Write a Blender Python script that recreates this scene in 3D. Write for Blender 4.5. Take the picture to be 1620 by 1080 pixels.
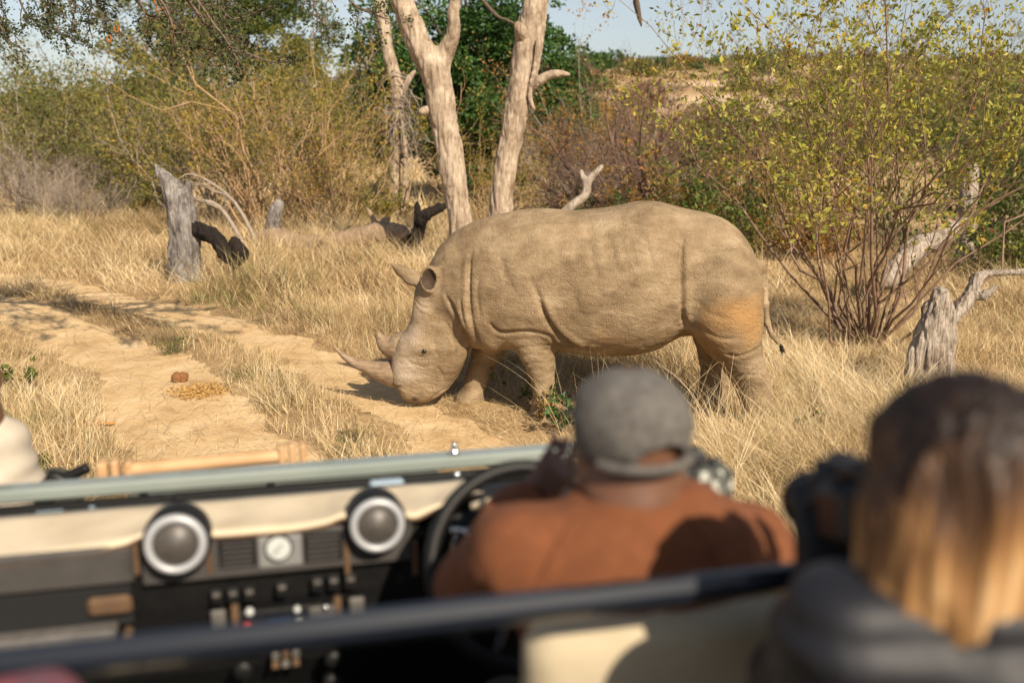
import bpy, math
import numpy as np
from mathutils import Vector, Matrix

for _o in list(bpy.data.objects):
    bpy.data.objects.remove(_o)
scene = bpy.context.scene
COL = scene.collection
R_ = math.radians

# ------------------------------------------------------------------ camera, sky, sun, exposure
FPX, CAMH = 1575.0, 2.35
PITCH = math.atan(340 / 1575)
cam_d = bpy.data.cameras.new('camera')
cam_d.sensor_width = 36.0
cam_d.lens = FPX / 1620 * 36
cam_d.clip_start, cam_d.clip_end = 0.05, 3000
cam_d.dof.use_dof = True
cam_d.dof.focus_distance = 8.35
cam_d.dof.aperture_fstop = 1.6
cam = bpy.data.objects.new('camera', cam_d)
COL.objects.link(cam)
cam.location = (0, 0, CAMH)
cam.rotation_euler = (R_(90) - PITCH, 0, 0)
scene.camera = cam

SUN_EL, SUN_AZ = R_(38), R_(29)          # sun behind the camera, to its right
world = bpy.data.worlds.new('World')
scene.world = world
world.use_nodes = True
wn = world.node_tree
wn.nodes.clear()
sky = wn.nodes.new('ShaderNodeTexSky')
sky.sky_type = 'NISHITA'
sky.sun_disc = False
sky.sun_elevation = SUN_EL
sky.sun_rotation = R_(180) - SUN_AZ
sky.altitude = 400
sky.air_density = 1.0
sky.dust_density = 1.2
sky.ozone_density = 1.0
bg = wn.nodes.new('ShaderNodeBackground')
bg.inputs['Strength'].default_value = 0.072
wo = wn.nodes.new('ShaderNodeOutputWorld')
hs_ = wn.nodes.new('ShaderNodeHueSaturation')      # a pale, dusty dry-season sky
hs_.inputs['Saturation'].default_value = .58
wn.links.new(sky.outputs[0], hs_.inputs['Color'])
wn.links.new(hs_.outputs[0], bg.inputs[0])
wn.links.new(bg.outputs[0], wo.inputs[0])
sun_d = bpy.data.lights.new('sun', 'SUN')
sun_d.energy = 5.0
sun_d.angle = R_(0.53)
sun_d.color = (1.0, 0.86, 0.67)
sun = bpy.data.objects.new('sun', sun_d)
COL.objects.link(sun)
SDIR = Vector((math.sin(SUN_AZ) * math.cos(SUN_EL), -math.cos(SUN_AZ) * math.cos(SUN_EL), math.sin(SUN_EL)))
sun.rotation_euler = SDIR.to_track_quat('Z', 'Y').to_euler()
sun.location = (6, -12, 12)
scene.view_settings.view_transform = 'Standard'
scene.view_settings.look = 'None'
scene.view_settings.exposure = 0.58
scene.view_settings.gamma = 1.0
scene.render.engine = 'CYCLES'
scene.cycles.use_denoising = True
scene.cycles.max_bounces = 5
scene.cycles.diffuse_bounces = 3
scene.cycles.glossy_bounces = 3
scene.cycles.transmission_bounces = 4
scene.cycles.transparent_max_bounces = 6
scene.cycles.caustics_reflective = False
scene.cycles.caustics_refractive = False

# ------------------------------------------------------------------ helpers: places
cp, sp_ = math.cos(PITCH), math.sin(PITCH)


def ray(px, py):
    a, b = (px - 810) / FPX, (540 - py) / FPX
    return np.array([a, cp + b * sp_, -sp_ + b * cp])


def P(px, py, Y):
    """the point at distance Y that a spot of the photograph shows"""
    d = ray(px, py)
    return d * (Y / d[1]) + np.array([0, 0, CAMH])


def G(px, py):
    d = ray(px, py)
    return (d * (-CAMH / d[2]))[:2]


YAW = R_(13.3)
VU = np.array([math.cos(YAW), math.sin(YAW), 0])
VV = np.array([-math.sin(YAW), math.cos(YAW), 0])


def PV(px, py, v):
    """the same in the vehicle's own frame: u to its right, v ahead, z up"""
    d = ray(px, py)
    q = d * (v / (d @ VV)) + np.array([0, 0, CAMH])
    return np.array([q @ VU, v, q[2]])


def to_world(p):
    return VU * p[0] + VV * p[1] + np.array([0, 0, p[2]])


# ------------------------------------------------------------------ helpers: noise
def _hash(ix, iy, iz, seed):
    n = (ix * 374761393 + iy * 668265263 + iz * 2147483647 + seed * 1274126177) & 0xFFFFFFFF
    n = ((n ^ (n >> 13)) * 1274126177) & 0xFFFFFFFF
    n = n ^ (n >> 16)
    return (n & 0xFFFFFF) / float(0xFFFFFF)


def vnoise(p, seed=0):
    """value noise, -1..1; p (n,3) or (n,2)"""
    p = np.asarray(p, float)
    if p.shape[1] == 2:
        p = np.column_stack([p, np.zeros(len(p))])
    i = np.floor(p).astype(np.int64)
    f = p - i
    f = f * f * (3 - 2 * f)
    out = 0
    for dx in (0, 1):
        for dy in (0, 1):
            for dz in (0, 1):
                w = (f[:, 0] if dx else 1 - f[:, 0]) * (f[:, 1] if dy else 1 - f[:, 1]) * (f[:, 2] if dz else 1 - f[:, 2])
                out = out + w * _hash(i[:, 0] + dx, i[:, 1] + dy, i[:, 2] + dz, seed)
    return out * 2 - 1


def fbm(p, seed=0, octv=3):
    p = np.asarray(p, float)
    return sum(vnoise(p * 2 ** k, seed + 17 * k) * .5 ** k for k in range(octv))


def sstep(a, b, x):
    t = np.clip((x - a) / (b - a), 0, 1)
    return t * t * (3 - 2 * t)


# ------------------------------------------------------------------ helpers: meshes and objects
def mesh_np(name, verts, faces, smooth=True, attrs=None):
    """faces: (n,3) or (n,4) array, or a list of such arrays"""
    me = bpy.data.meshes.new(name)
    verts = np.ascontiguousarray(verts, np.float32)
    fl = faces if isinstance(faces, list) else [faces]
    fl = [np.asarray(f, np.int32) for f in fl if len(f)]
    idx = np.concatenate([f.ravel() for f in fl])
    tot = np.concatenate([np.full(len(f), f.shape[1], np.int32) for f in fl])
    start = np.concatenate([[0], np.cumsum(tot)[:-1]]).astype(np.int32)
    me.vertices.add(len(verts))
    me.vertices.foreach_set('co', verts.ravel())
    me.loops.add(len(idx))
    me.loops.foreach_set('vertex_index', idx)
    me.polygons.add(len(tot))
    me.polygons.foreach_set('loop_start', start)
    me.update(calc_edges=True)
    me.polygons.foreach_set('use_smooth', np.full(len(tot), smooth, bool))
    for k, a in (attrs or {}).items():
        at = me.attributes.new(k, 'FLOAT', 'POINT')
        at.data.foreach_set('value', np.ascontiguousarray(a, np.float32))
    me.update()
    return me


class MB:
    """collects vertex / face blocks into one mesh"""

    def __init__(self):
        self.v, self.f, self.n, self.a = [], [], 0, []

    def add(self, v, f, tint=None):
        v = np.asarray(v, float)
        self.v.append(v)
        for q in (f if isinstance(f, list) else [f]):
            if len(q):
                self.f.append(np.asarray(q) + self.n)
        self.a.append(np.full(len(v), .5) if tint is None else np.broadcast_to(tint, (len(v),)))
        self.n += len(v)

    def mesh(self, name, smooth=True):
        return mesh_np(name, np.concatenate(self.v), self.f, smooth, {'tint': np.concatenate(self.a)})


def obj(name, me, m=None, parent=None, loc=None, rotz=None):
    o = bpy.data.objects.new(name, me)
    COL.objects.link(o)
    if m is not None and me is not None:
        if len(me.materials) == 0:
            me.materials.append(m)
    if parent is not None:
        o.parent = parent
    if loc is not None:
        o.location = loc
    if rotz is not None:
        o.rotation_euler = (0, 0, rotz)
    return o


def tag(o, label=None, cat=None, group=None, kind=None):
    for k, v in (('label', label), ('category', cat), ('group', group), ('kind', kind)):
        if v:
            o[k] = v
    return o


def thing(name, loc, label, cat, group=None, rotz=0):
    o = obj(name, None, None, None, loc, rotz)
    return tag(o, label, cat, group)


def tubes(Pt, Rd, sides=5, cap=False):
    """Pt (n,k,3), Rd (n,k) -> vertices, quads for n tapered tubes"""
    Pt = np.asarray(Pt, float)
    Rd = np.asarray(Rd, float)
    n, k, _ = Pt.shape
    T = np.gradient(Pt, axis=1)
    T /= np.linalg.norm(T, axis=2, keepdims=True) + 1e-9
    mean = T.mean(1)
    ref = np.where((np.abs(mean[:, 2]) < .8)[:, None], np.array([0, 0, 1.]), np.array([1., 0, 0]))[:, None, :]
    N = np.cross(T, ref)
    N /= np.linalg.norm(N, axis=2, keepdims=True) + 1e-9
    B = np.cross(T, N)
    a = np.arange(sides) / sides * 2 * math.pi
    ring = Pt[:, :, None, :] + Rd[:, :, None, None] * (np.cos(a)[None, None, :, None] * N[:, :, None, :] + np.sin(a)[None, None, :, None] * B[:, :, None, :])
    V = ring.reshape(-1, 3)
    base = (np.arange(n) * k * sides)[:, None, None]
    j = (np.arange(k - 1) * sides)[None, :, None]
    s = np.arange(sides)[None, None, :]
    s2 = (s + 1) % sides
    F = np.stack([base + j + s, base + j + s2, base + j + sides + s2, base + j + sides + s], -1).reshape(-1, 4)
    return V, F


def smooth_path(pts, k):
    """Catmull-Rom through pts (any columns), k samples"""
    pts = np.asarray(pts, float)
    n = len(pts)
    t = np.linspace(0, n - 1, k)
    i = np.minimum(t.astype(int), n - 2)
    f = (t - i)[:, None]
    e = np.vstack([2 * pts[0] - pts[1], pts, 2 * pts[-1] - pts[-2]])
    p0, p1, p2, p3 = e[i], e[i + 1], e[i + 2], e[i + 3]
    return .5 * ((2 * p1) + (-p0 + p2) * f + (2 * p0 - 5 * p1 + 4 * p2 - p3) * f ** 2 + (-p0 + 3 * p1 - 3 * p2 + p3) * f ** 3)


def box(c, s, bev=0.0, rot=None):
    """a box with chamfered edges: vertices, faces"""
    c, h = np.asarray(c, float), np.asarray(s, float) / 2
    b = min(bev, h.min() * .9)
    vs, fs = [], []
    if b <= 0:
        vs = np.array([[x, y, z] for x in (-1, 1) for y in (-1, 1) for z in (-1, 1)]) * h
        fs = [np.array([[0, 1, 3, 2], [4, 6, 7, 5], [0, 4, 5, 1], [2, 3, 7, 6], [0, 2, 6, 4], [1, 5, 7, 3]])]
    else:
        idx = {}
        for x in (-1, 1):
            for y in (-1, 1):
                for z in (-1, 1):
                    for ax in range(3):
                        p = np.array([x, y, z]) * (h - b)
                        p[ax] = np.array([x, y, z])[ax] * h[ax]
                        idx[(x, y, z, ax)] = len(vs)
                        vs.append(p)
        vs = np.array(vs)
        q, t3 = [], []
        for ax in range(3):
            o1, o2 = [a for a in range(3) if a != ax]
            for sg in (-1, 1):
                loop = []
                for (p1, p2) in ((-1, -1), (1, -1), (1, 1), (-1, 1)):
                    k = [0, 0, 0]
                    k[ax], k[o1], k[o2] = sg, p1, p2
                    loop.append(idx[(*k, ax)])
                q.append(loop)
            for p1 in (-1, 1):
                for p2 in (-1, 1):
                    k1 = [0, 0, 0]
                    k2 = [0, 0, 0]
                    k1[ax], k2[ax] = -1, 1
                    for k in (k1, k2):
                        k[o1], k[o2] = p1, p2
                    q.append([idx[(*k1, o1)], idx[(*k2, o1)], idx[(*k2, o2)], idx[(*k1, o2)]])
        for x in (-1, 1):
            for y in (-1, 1):
                for z in (-1, 1):
                    t3.append([idx[(x, y, z, 0)], idx[(x, y, z, 1)], idx[(x, y, z, 2)]])
        # orient outward
        def fix(f):
            out = []
            for l in f:
                a_, b_, c_ = vs[l[0]], vs[l[1]], vs[l[2]]
                nrm = np.cross(b_ - a_, c_ - a_)
                out.append(l if nrm @ vs[l].mean(0) > 0 else l[::-1])
            return np.array(out)
        fs = [fix(q), fix(t3)]
    if rot is not None:
        vs = vs @ np.array(rot).T
    return vs + c, fs


def lathe(prof, sides=32, axis='z', c=(0, 0, 0), rot=None):
    """prof: (r,h) pairs turned round an axis (local z), then rotated by the 3x3 rot and moved to c"""
    prof = np.asarray(prof, float)
    k = len(prof)
    a = np.arange(sides) / sides * 2 * math.pi
    v = np.stack([prof[:, 0][:, None] * np.cos(a), prof[:, 0][:, None] * np.sin(a), np.repeat(prof[:, 1][:, None], sides, 1)], -1).reshape(-1, 3)
    j = (np.arange(k - 1) * sides)[:, None]
    s = np.arange(sides)[None]
    s2 = (s + 1) % sides
    f = np.stack([j + s, j + s2, j + sides + s2, j + sides + s], -1).reshape(-1, 4)
    if rot is not None:
        v = v @ np.array(rot).T
    return v + np.asarray(c, float), f


def rot_to(d):
    """3x3 matrix that turns +z to d"""
    return np.array(Vector(d).to_track_quat('Z', 'Y').to_matrix())


# ------------------------------------------------------------------ helpers: implicit shapes (smoothly blended, then meshed)
class Field:
    def __init__(self, lo, hi, h):
        self.lo, self.h = np.array(lo, float), h
        n = np.ceil((np.array(hi) - self.lo) / h).astype(int) + 1
        self.ax = [(self.lo[i] + np.arange(n[i]) * h).astype(np.float32) for i in range(3)]
        self.F = np.full(n, 9.0, np.float32)

    def sub(self, lo, hi):
        sl = []
        for i in range(3):
            a = max(0, int(math.floor((lo[i] - self.lo[i]) / self.h)))
            b = min(len(self.ax[i]), int(math.ceil((hi[i] - self.lo[i]) / self.h)) + 1)
            if b <= a:
                return None, None
            sl.append(slice(a, b))
        g = (self.ax[0][sl[0]][:, None, None], self.ax[1][sl[1]][None, :, None], self.ax[2][sl[2]][None, None, :])
        return tuple(sl), g

    def merge(self, sl, f, k):
        a = self.F[sl]
        if k > 0:
            hh = np.maximum(k - np.abs(a - f), 0) / k
            self.F[sl] = np.minimum(a, f) - hh * hh * k * .25
        else:
            self.F[sl] = np.minimum(a, f)

    def cut(self, sl, f, k=0.0):
        a, b = self.F[sl], -f
        if k > 0:
            hh = np.maximum(k - np.abs(a - b), 0) / k
            self.F[sl] = np.maximum(a, b) + hh * hh * k * .25
        else:
            self.F[sl] = np.maximum(a, b)

    def cone(self, a, b, ra, rb, k=.05, sub=False):
        a, b = np.asarray(a, float), np.asarray(b, float)
        m = max(ra, rb) + k + 2 * self.h
        sl, g = self.sub(np.minimum(a, b) - m, np.maximum(a, b) + m)
        if sl is None:
            return
        d = (b - a).astype(np.float32)
        L2 = float(d @ d) + 1e-12
        t = np.clip(((g[0] - a[0]) * d[0] + (g[1] - a[1]) * d[1] + (g[2] - a[2]) * d[2]) / L2, 0, 1)
        f = np.sqrt((g[0] - a[0] - t * d[0]) ** 2 + (g[1] - a[1] - t * d[1]) ** 2 + (g[2] - a[2] - t * d[2]) ** 2) - (ra + (rb - ra) * t)
        (self.cut if sub else self.merge)(sl, f, k)

    def chain(self, pts, rad, k=.05):
        for i in range(len(pts) - 1):
            self.cone(pts[i], pts[i + 1], rad[i], rad[i + 1], k)

    def ell(self, c, r, k=.05, rot=None, sub=False):
        c, r = np.asarray(c, float), np.asarray(r, float)
        m = r.max() + k + 2 * self.h
        sl, g = self.sub(c - m, c + m)
        if sl is None:
            return
        x, y, z = g[0] - c[0], g[1] - c[1], g[2] - c[2]
        if rot is not None:
            Rm = np.array(rot).T
            x, y, z = (Rm[0, 0] * x + Rm[0, 1] * y + Rm[0, 2] * z, Rm[1, 0] * x + Rm[1, 1] * y + Rm[1, 2] * z, Rm[2, 0] * x + Rm[2, 1] * y + Rm[2, 2] * z)
        q = np.sqrt((x / r[0]) ** 2 + (y / r[1]) ** 2 + (z / r[2]) ** 2)
        f = (q - 1) * r.min()
        (self.cut if sub else self.merge)(sl, f, k)

    def mesh(self):
        """surface nets -> vertices, quads"""
        F = self.F
        S = F < 0
        c = S[:-1, :-1, :-1].astype(np.int8)
        for dx in (0, 1):
            for dy in (0, 1):
                for dz in (0, 1):
                    if dx or dy or dz:
                        c = c + S[dx:F.shape[0] - 1 + dx, dy:F.shape[1] - 1 + dy, dz:F.shape[2] - 1 + dz]
        act = np.argwhere((c > 0) & (c < 8))
        idm = np.full(c.shape, -1, np.int64)
        idm[act[:, 0], act[:, 1], act[:, 2]] = np.arange(len(act))
        acc = np.zeros((len(act), 3))
        cnt = np.zeros(len(act))
        for ax in range(3):
            o1, o2 = [a for a in range(3) if a != ax]
            for p in (0, 1):
                for q in (0, 1):
                    e0 = np.zeros(3, int)
                    e0[o1], e0[o2] = p, q
                    e1 = e0.copy()
                    e1[ax] = 1
                    i0, i1 = act + e0, act + e1
                    f0 = F[i0[:, 0], i0[:, 1], i0[:, 2]]
                    f1 = F[i1[:, 0], i1[:, 1], i1[:, 2]]
                    m = (f0 < 0) != (f1 < 0)
                    t = np.where(m, f0 / np.where(m, f0 - f1, 1), 0)
                    pos = np.repeat(e0[None].astype(float), len(act), 0)
                    pos[:, ax] = t
                    acc += pos * m[:, None]
                    cnt += m
        V = self.lo + self.h * (act + acc / cnt[:, None])
        Q = []
        for ax in range(3):
            o1, o2 = [(1, 2), (2, 0), (0, 1)][ax]
            sl0 = [slice(1, -1)] * 3
            sl0[ax] = slice(0, -1)
            sl1 = list(sl0)
            sl1[ax] = slice(1, None)
            a, b = S[tuple(sl0)], S[tuple(sl1)]
            for flip, m in ((False, a & ~b), (True, ~a & b)):
                e = np.argwhere(m)
                off = np.ones(3, int)
                off[ax] = 0
                e = e + off
                d1, d2 = np.zeros(3, int), np.zeros(3, int)
                d1[o1], d2[o2] = 1, 1
                cs = [e - d1 - d2, e - d2, e, e - d1]
                q = np.stack([idm[x[:, 0], x[:, 1], x[:, 2]] for x in cs], -1)
                Q.append(q[:, ::-1] if flip else q)
        Q = np.concatenate(Q)
        Q = Q[(Q >= 0).all(1)]
        return V, Q


def relax(V, Q, n=1, lam=.5):
    """Laplacian smoothing"""
    e = np.concatenate([Q[:, [0, 1]], Q[:, [1, 2]], Q[:, [2, 3]], Q[:, [3, 0]]])
    for _ in range(n):
        s = np.zeros_like(V)
        c = np.zeros(len(V))
        for a, b in ((0, 1), (1, 0)):
            for x in range(3):
                s[:, x] += np.bincount(e[:, a], V[e[:, b], x], len(V))
            c += np.bincount(e[:, a], minlength=len(V))
        V = V + lam * (s / np.maximum(c, 1)[:, None] - V)
    return V


def normals(V, Q):
    n = np.cross(V[Q[:, 2]] - V[Q[:, 0]], V[Q[:, 3]] - V[Q[:, 1]])
    out = np.zeros_like(V)
    for j in range(4):
        for x in range(3):
            out[:, x] += np.bincount(Q[:, j], n[:, x], len(V))
    return out / (np.linalg.norm(out, axis=1, keepdims=True) + 1e-12)


# ------------------------------------------------------------------ helpers: materials
def new_mat(name):
    m = bpy.data.materials.new(name)
    m.use_nodes = True
    nt = m.node_tree
    b = nt.nodes['Principled BSDF']
    return m, nt, b


def ramp(nt, cols):
    r = nt.nodes.new('ShaderNodeValToRGB')
    el = r.color_ramp.elements
    while len(el) < len(cols):
        el.new(.5)
    for e, (p, c) in zip(el, cols):
        e.position = p
        e.color = (*c, 1)
    return r


def noise_node(nt, scale, detail=4, rough=.6, stretch=None, coord='Object', dist=0.0):
    tc = nt.nodes.new('ShaderNodeTexCoord')
    n = nt.nodes.new('ShaderNodeTexNoise')
    n.inputs['Scale'].default_value = scale
    n.inputs['Detail'].default_value = detail
    n.inputs['Roughness'].default_value = rough
    n.inputs['Distortion'].default_value = dist
    if stretch:
        mp = nt.nodes.new('ShaderNodeMapping')
        mp.inputs['Scale'].default_value = stretch
        nt.links.new(tc.outputs[coord], mp.inputs[0])
        nt.links.new(mp.outputs[0], n.inputs['Vector'])
    else:
        nt.links.new(tc.outputs[coord], n.inputs['Vector'])
    return n


def add_bump(nt, b, src, strength, dist):
    bp = nt.nodes.new('ShaderNodeBump')
    bp.inputs['Strength'].default_value = strength
    bp.inputs['Distance'].default_value = dist
    nt.links.new(src, bp.inputs['Height'])
    if b.inputs['Normal'].links:
        nt.links.new(b.inputs['Normal'].links[0].from_socket, bp.inputs['Normal'])
    nt.links.new(bp.outputs[0], b.inputs['Normal'])


def mat(name, col, rough=.6, metal=0.0, var=None, scale=20, bump=0.0, bdist=.01, stretch=None, spec=.5, coat=0):
    """plain or two-tone noisy surface"""
    m, nt, b = new_mat(name)
    b.inputs['Roughness'].default_value = rough
    b.inputs['Metallic'].default_value = metal
    b.inputs['Specular IOR Level'].default_value = spec
    b.inputs['Coat Weight'].default_value = coat
    b.inputs['Base Color'].default_value = (*col, 1)
    if var is not None or bump:
        n = noise_node(nt, scale, stretch=stretch)
        if var is not None:
            r = ramp(nt, [(.3, col), (.7, var)])
            nt.links.new(n.outputs[0], r.inputs[0])
            nt.links.new(r.outputs[0], b.inputs['Base Color'])
        if bump:
            add_bump(nt, b, n.outputs[0], bump, bdist)
    return m


def leaf_mat(name, cols, trans=.35, rough=.55):
    """foliage: colour by the 'tint' of each leaf, partly translucent"""
    m, nt, b = new_mat(name)
    a = nt.nodes.new('ShaderNodeAttribute')
    a.attribute_name = 'tint'
    r = ramp(nt, cols)
    nt.links.new(a.outputs['Fac'], r.inputs[0])
    nt.links.new(r.outputs[0], b.inputs['Base Color'])
    b.inputs['Roughness'].default_value = rough
    b.inputs['Specular IOR Level'].default_value = .25
    t = nt.nodes.new('ShaderNodeBsdfTranslucent')
    nt.links.new(r.outputs[0], t.inputs['Color'])
    mx = nt.nodes.new('ShaderNodeMixShader')
    mx.inputs[0].default_value = trans
    nt.links.new(b.outputs[0], mx.inputs[1])
    nt.links.new(t.outputs[0], mx.inputs[2])
    nt.links.new(mx.outputs[0], nt.nodes['Material Output'].inputs[0])
    return m


def wood_mat(name, cols, crack=.5, scale=9.0, bump=.6):
    """weathered dead wood: long vertical fibres, cracks, blotches"""
    m, nt, b = new_mat(name)
    b.inputs['Roughness'].default_value = .85
    b.inputs['Specular IOR Level'].default_value = .2
    n1 = noise_node(nt, scale, 7, .7, (2.2, 2.2, .32), dist=1.1)
    n2 = noise_node(nt, 3.4, 6, .7)
    mx = nt.nodes.new('ShaderNodeMath')
    mx.operation = 'MULTIPLY_ADD'
    mx.inputs[1].default_value = .55
    nt.links.new(n1.outputs[0], mx.inputs[0])
    ml = nt.nodes.new('ShaderNodeMath')
    ml.operation = 'MULTIPLY'
    ml.inputs[1].default_value = .45
    nt.links.new(n2.outputs[0], ml.inputs[0])
    nt.links.new(ml.outputs[0], mx.inputs[2])
    r = ramp(nt, cols)
    nt.links.new(mx.outputs[0], r.inputs[0])
    nt.links.new(r.outputs[0], b.inputs['Base Color'])
    add_bump(nt, b, n1.outputs[0], bump, .04)
    return m

# ================================================================== THE SETTING: ground, hill, track
RUT_A = np.array([G(*q) for q in [(1010, 880), (860, 772), (715, 690), (620, 635), (540, 592), (455, 552), (370, 520), (285, 497), (200, 475), (120, 455), (40, 440), (-120, 425), (-300, 415)]])
RUT_B = np.array([G(*q) for q in [(560, 1000), (440, 830), (350, 715), (295, 650), (245, 600), (190, 560), (120, 525), (40, 497), (-60, 470), (-200, 448), (-420, 430)]])


def seg_dist(p, poly):
    p = np.asarray(p, float)
    best = np.full(len(p), 1e9)
    for a, b in zip(poly[:-1], poly[1:]):
        d = b - a
        t = np.clip(((p - a) @ d) / (d @ d), 0, 1)
        best = np.minimum(best, np.linalg.norm(p - a - t[:, None] * d, axis=1))
    return best


def bare(p):
    """1 on the sandy wheel tracks, 0 in the grass"""
    p = np.asarray(p, float)
    e = .16 * fbm(p * 1.7, 3, 3)
    a = 1 - sstep(.18, .42, seg_dist(p, RUT_A) + e)
    b = 1 - sstep(.30, .68, seg_dist(p, RUT_B) + e)
    return np.maximum(a, b)


def hz(p):
    """height of the ground"""
    p = np.asarray(p, float)
    x, y = p[:, 0], p[:, 1]
    z = .035 * fbm(p * .45, 5, 2) * sstep(2, 8, y + np.abs(x))
    z = z - .035 * bare(p)
    far = sstep(45, 250, y + .1 * x)
    crest = 12.3 + 2.0 * np.sin(x * .022 + .9) + 1.5 * vnoise(p * .02, 8) + .028 * np.clip(x, -60, 200)
    z = z + far * crest
    z = z + sstep(30, 60, y) * (.5 * fbm(p * .06, 9, 2))
    z = z - sstep(270, 420, y) * 9
    return z


def gz(p):
    """height of what one would tread on: the earth, or the sand of the track lying on it"""
    p = np.asarray(p, float)
    return hz(p) + np.maximum(0, .045 * (bare(p) - .42))


xs = np.concatenate([np.linspace(-420, -40, 40), np.linspace(-36, -9, 46), np.linspace(-8.8, 9, 110), np.linspace(9.6, 50, 60), np.linspace(54, 420, 60)])
ys = np.concatenate([np.linspace(-60, -3, 14), np.linspace(-2, 24, 150), np.linspace(24.6, 80, 70), np.linspace(83, 480, 70)])
gx, gy = np.meshgrid(xs, ys, indexing='ij')
gp = np.column_stack([gx.ravel(), gy.ravel()])
gv = np.column_stack([gp, hz(gp)])
ii = (np.arange(len(xs) - 1)[:, None] * len(ys) + np.arange(len(ys) - 1)[None]).ravel()
gf = np.stack([ii, ii + len(ys), ii + len(ys) + 1, ii + 1], -1)
# bare sandy clearings on the far slope
cl = np.zeros(len(gp))
for (cx, cy, rx, ry) in ((24, 128, 9, 13), (27, 105, 5, 9), (33, 158, 10, 7), (18, 205, 9, 8), (62, 190, 14, 10), (44, 150, 9, 8), (88, 170, 16, 12)):
    dd = ((gp[:, 0] - cx) / rx) ** 2 + ((gp[:, 1] - cy) / ry) ** 2 + .8 * fbm(gp * .12, 12, 2)
    cl = np.maximum(cl, 1 - sstep(.6, 1.3, dd))
m_ground, nt, b = new_mat('dry_earth')
b.inputs['Roughness'].default_value = .95
b.inputs['Specular IOR Level'].default_value = .1
n1 = noise_node(nt, 1.3, 6, .65)
r1 = ramp(nt, [(.3, (.22, .14, .07)), (.5, (.37, .25, .13)), (.7, (.50, .36, .20))])
nt.links.new(n1.outputs[0], r1.inputs[0])
a = nt.nodes.new('ShaderNodeAttribute')
a.attribute_name = 'tint'
mx = nt.nodes.new('ShaderNodeMix')
mx.data_type = 'RGBA'
nt.links.new(a.outputs['Fac'], mx.inputs[0])
nt.links.new(r1.outputs[0], mx.inputs[6])
mx.inputs[7].default_value = (.56, .42, .27, 1)
nt.links.new(mx.outputs[2], b.inputs['Base Color'])
n2 = noise_node(nt, 40, 6, .7)
add_bump(nt, b, n2.outputs[0], .5, .03)
ground = obj('ground', mesh_np('ground', gv, gf, True, {'tint': cl}), m_ground)
tag(ground, 'dry ochre bushveld earth rising to a low far hill', 'ground', kind='structure')

# the sandy two-wheel track
px_ = np.arange(-14, 3.0, .055)
py_ = np.arange(4.6, 18.5, .055)
tx, ty = np.meshgrid(px_, py_, indexing='ij')
tp = np.column_stack([tx.ravel(), ty.ravel()])
tb = bare(tp).reshape(len(px_), len(py_))
ii = (np.arange(len(px_) - 1)[:, None] * len(py_) + np.arange(len(py_) - 1)[None])
keep = (tb[:-1, :-1] > .12) & (tb[1:, 1:] > .12)
tf = np.stack([ii, ii + len(py_), ii + len(py_) + 1, ii + 1], -1)[keep]
used, inv = np.unique(tf, return_inverse=True)
tq = tp[used]
tz = hz(tq) + .045 * (tb.ravel()[used] - .42) + .004 * fbm(tq * 9, 4, 2)
m_sand, nt, b = new_mat('track_sand')
b.inputs['Roughness'].default_value = .95
b.inputs['Specular IOR Level'].default_value = .1
n1 = noise_node(nt, 1.6, 8, .7)
r1 = ramp(nt, [(.26, (.38, .24, .115)), (.45, (.60, .42, .225)), (.68, (.74, .56, .34))])
nt.links.new(n1.outputs[0], r1.inputs[0])
nt.links.new(r1.outputs[0], b.inputs['Base Color'])
n2 = noise_node(nt, 26, 8, .75)
add_bump(nt, b, n2.outputs[0], .6, .035)
path = obj('path', mesh_np('path', np.column_stack([tq, tz]), inv.reshape(tf.shape)), m_sand)
tag(path, 'sandy two-wheel track curving through the dry grass', 'path', kind='structure')

# ================================================================== THE RHINOCEROS
RH0 = np.array([-.847, 8.297])
rd = np.array([1.87, 7.985]) - RH0
RA = rd / np.linalg.norm(rd)                    # along the body, head to tail
RN = np.array([-RA[1], RA[0]])                  # across, away from the lens
RANG = math.atan2(RA[1], RA[0])


def RP(px, py, t=0.0):
    """(along, up) on the animal's length plane, t metres across it"""
    d = ray(px, py)
    o = np.array([0, 0, CAMH])
    k = (RN @ RH0 + t) / (RN @ d[:2])  # flat black panel painting the shade inside the open glovebox
    q = o + d * k
    return np.array([(q[:2] - RH0) @ RA, q[2]])


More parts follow.
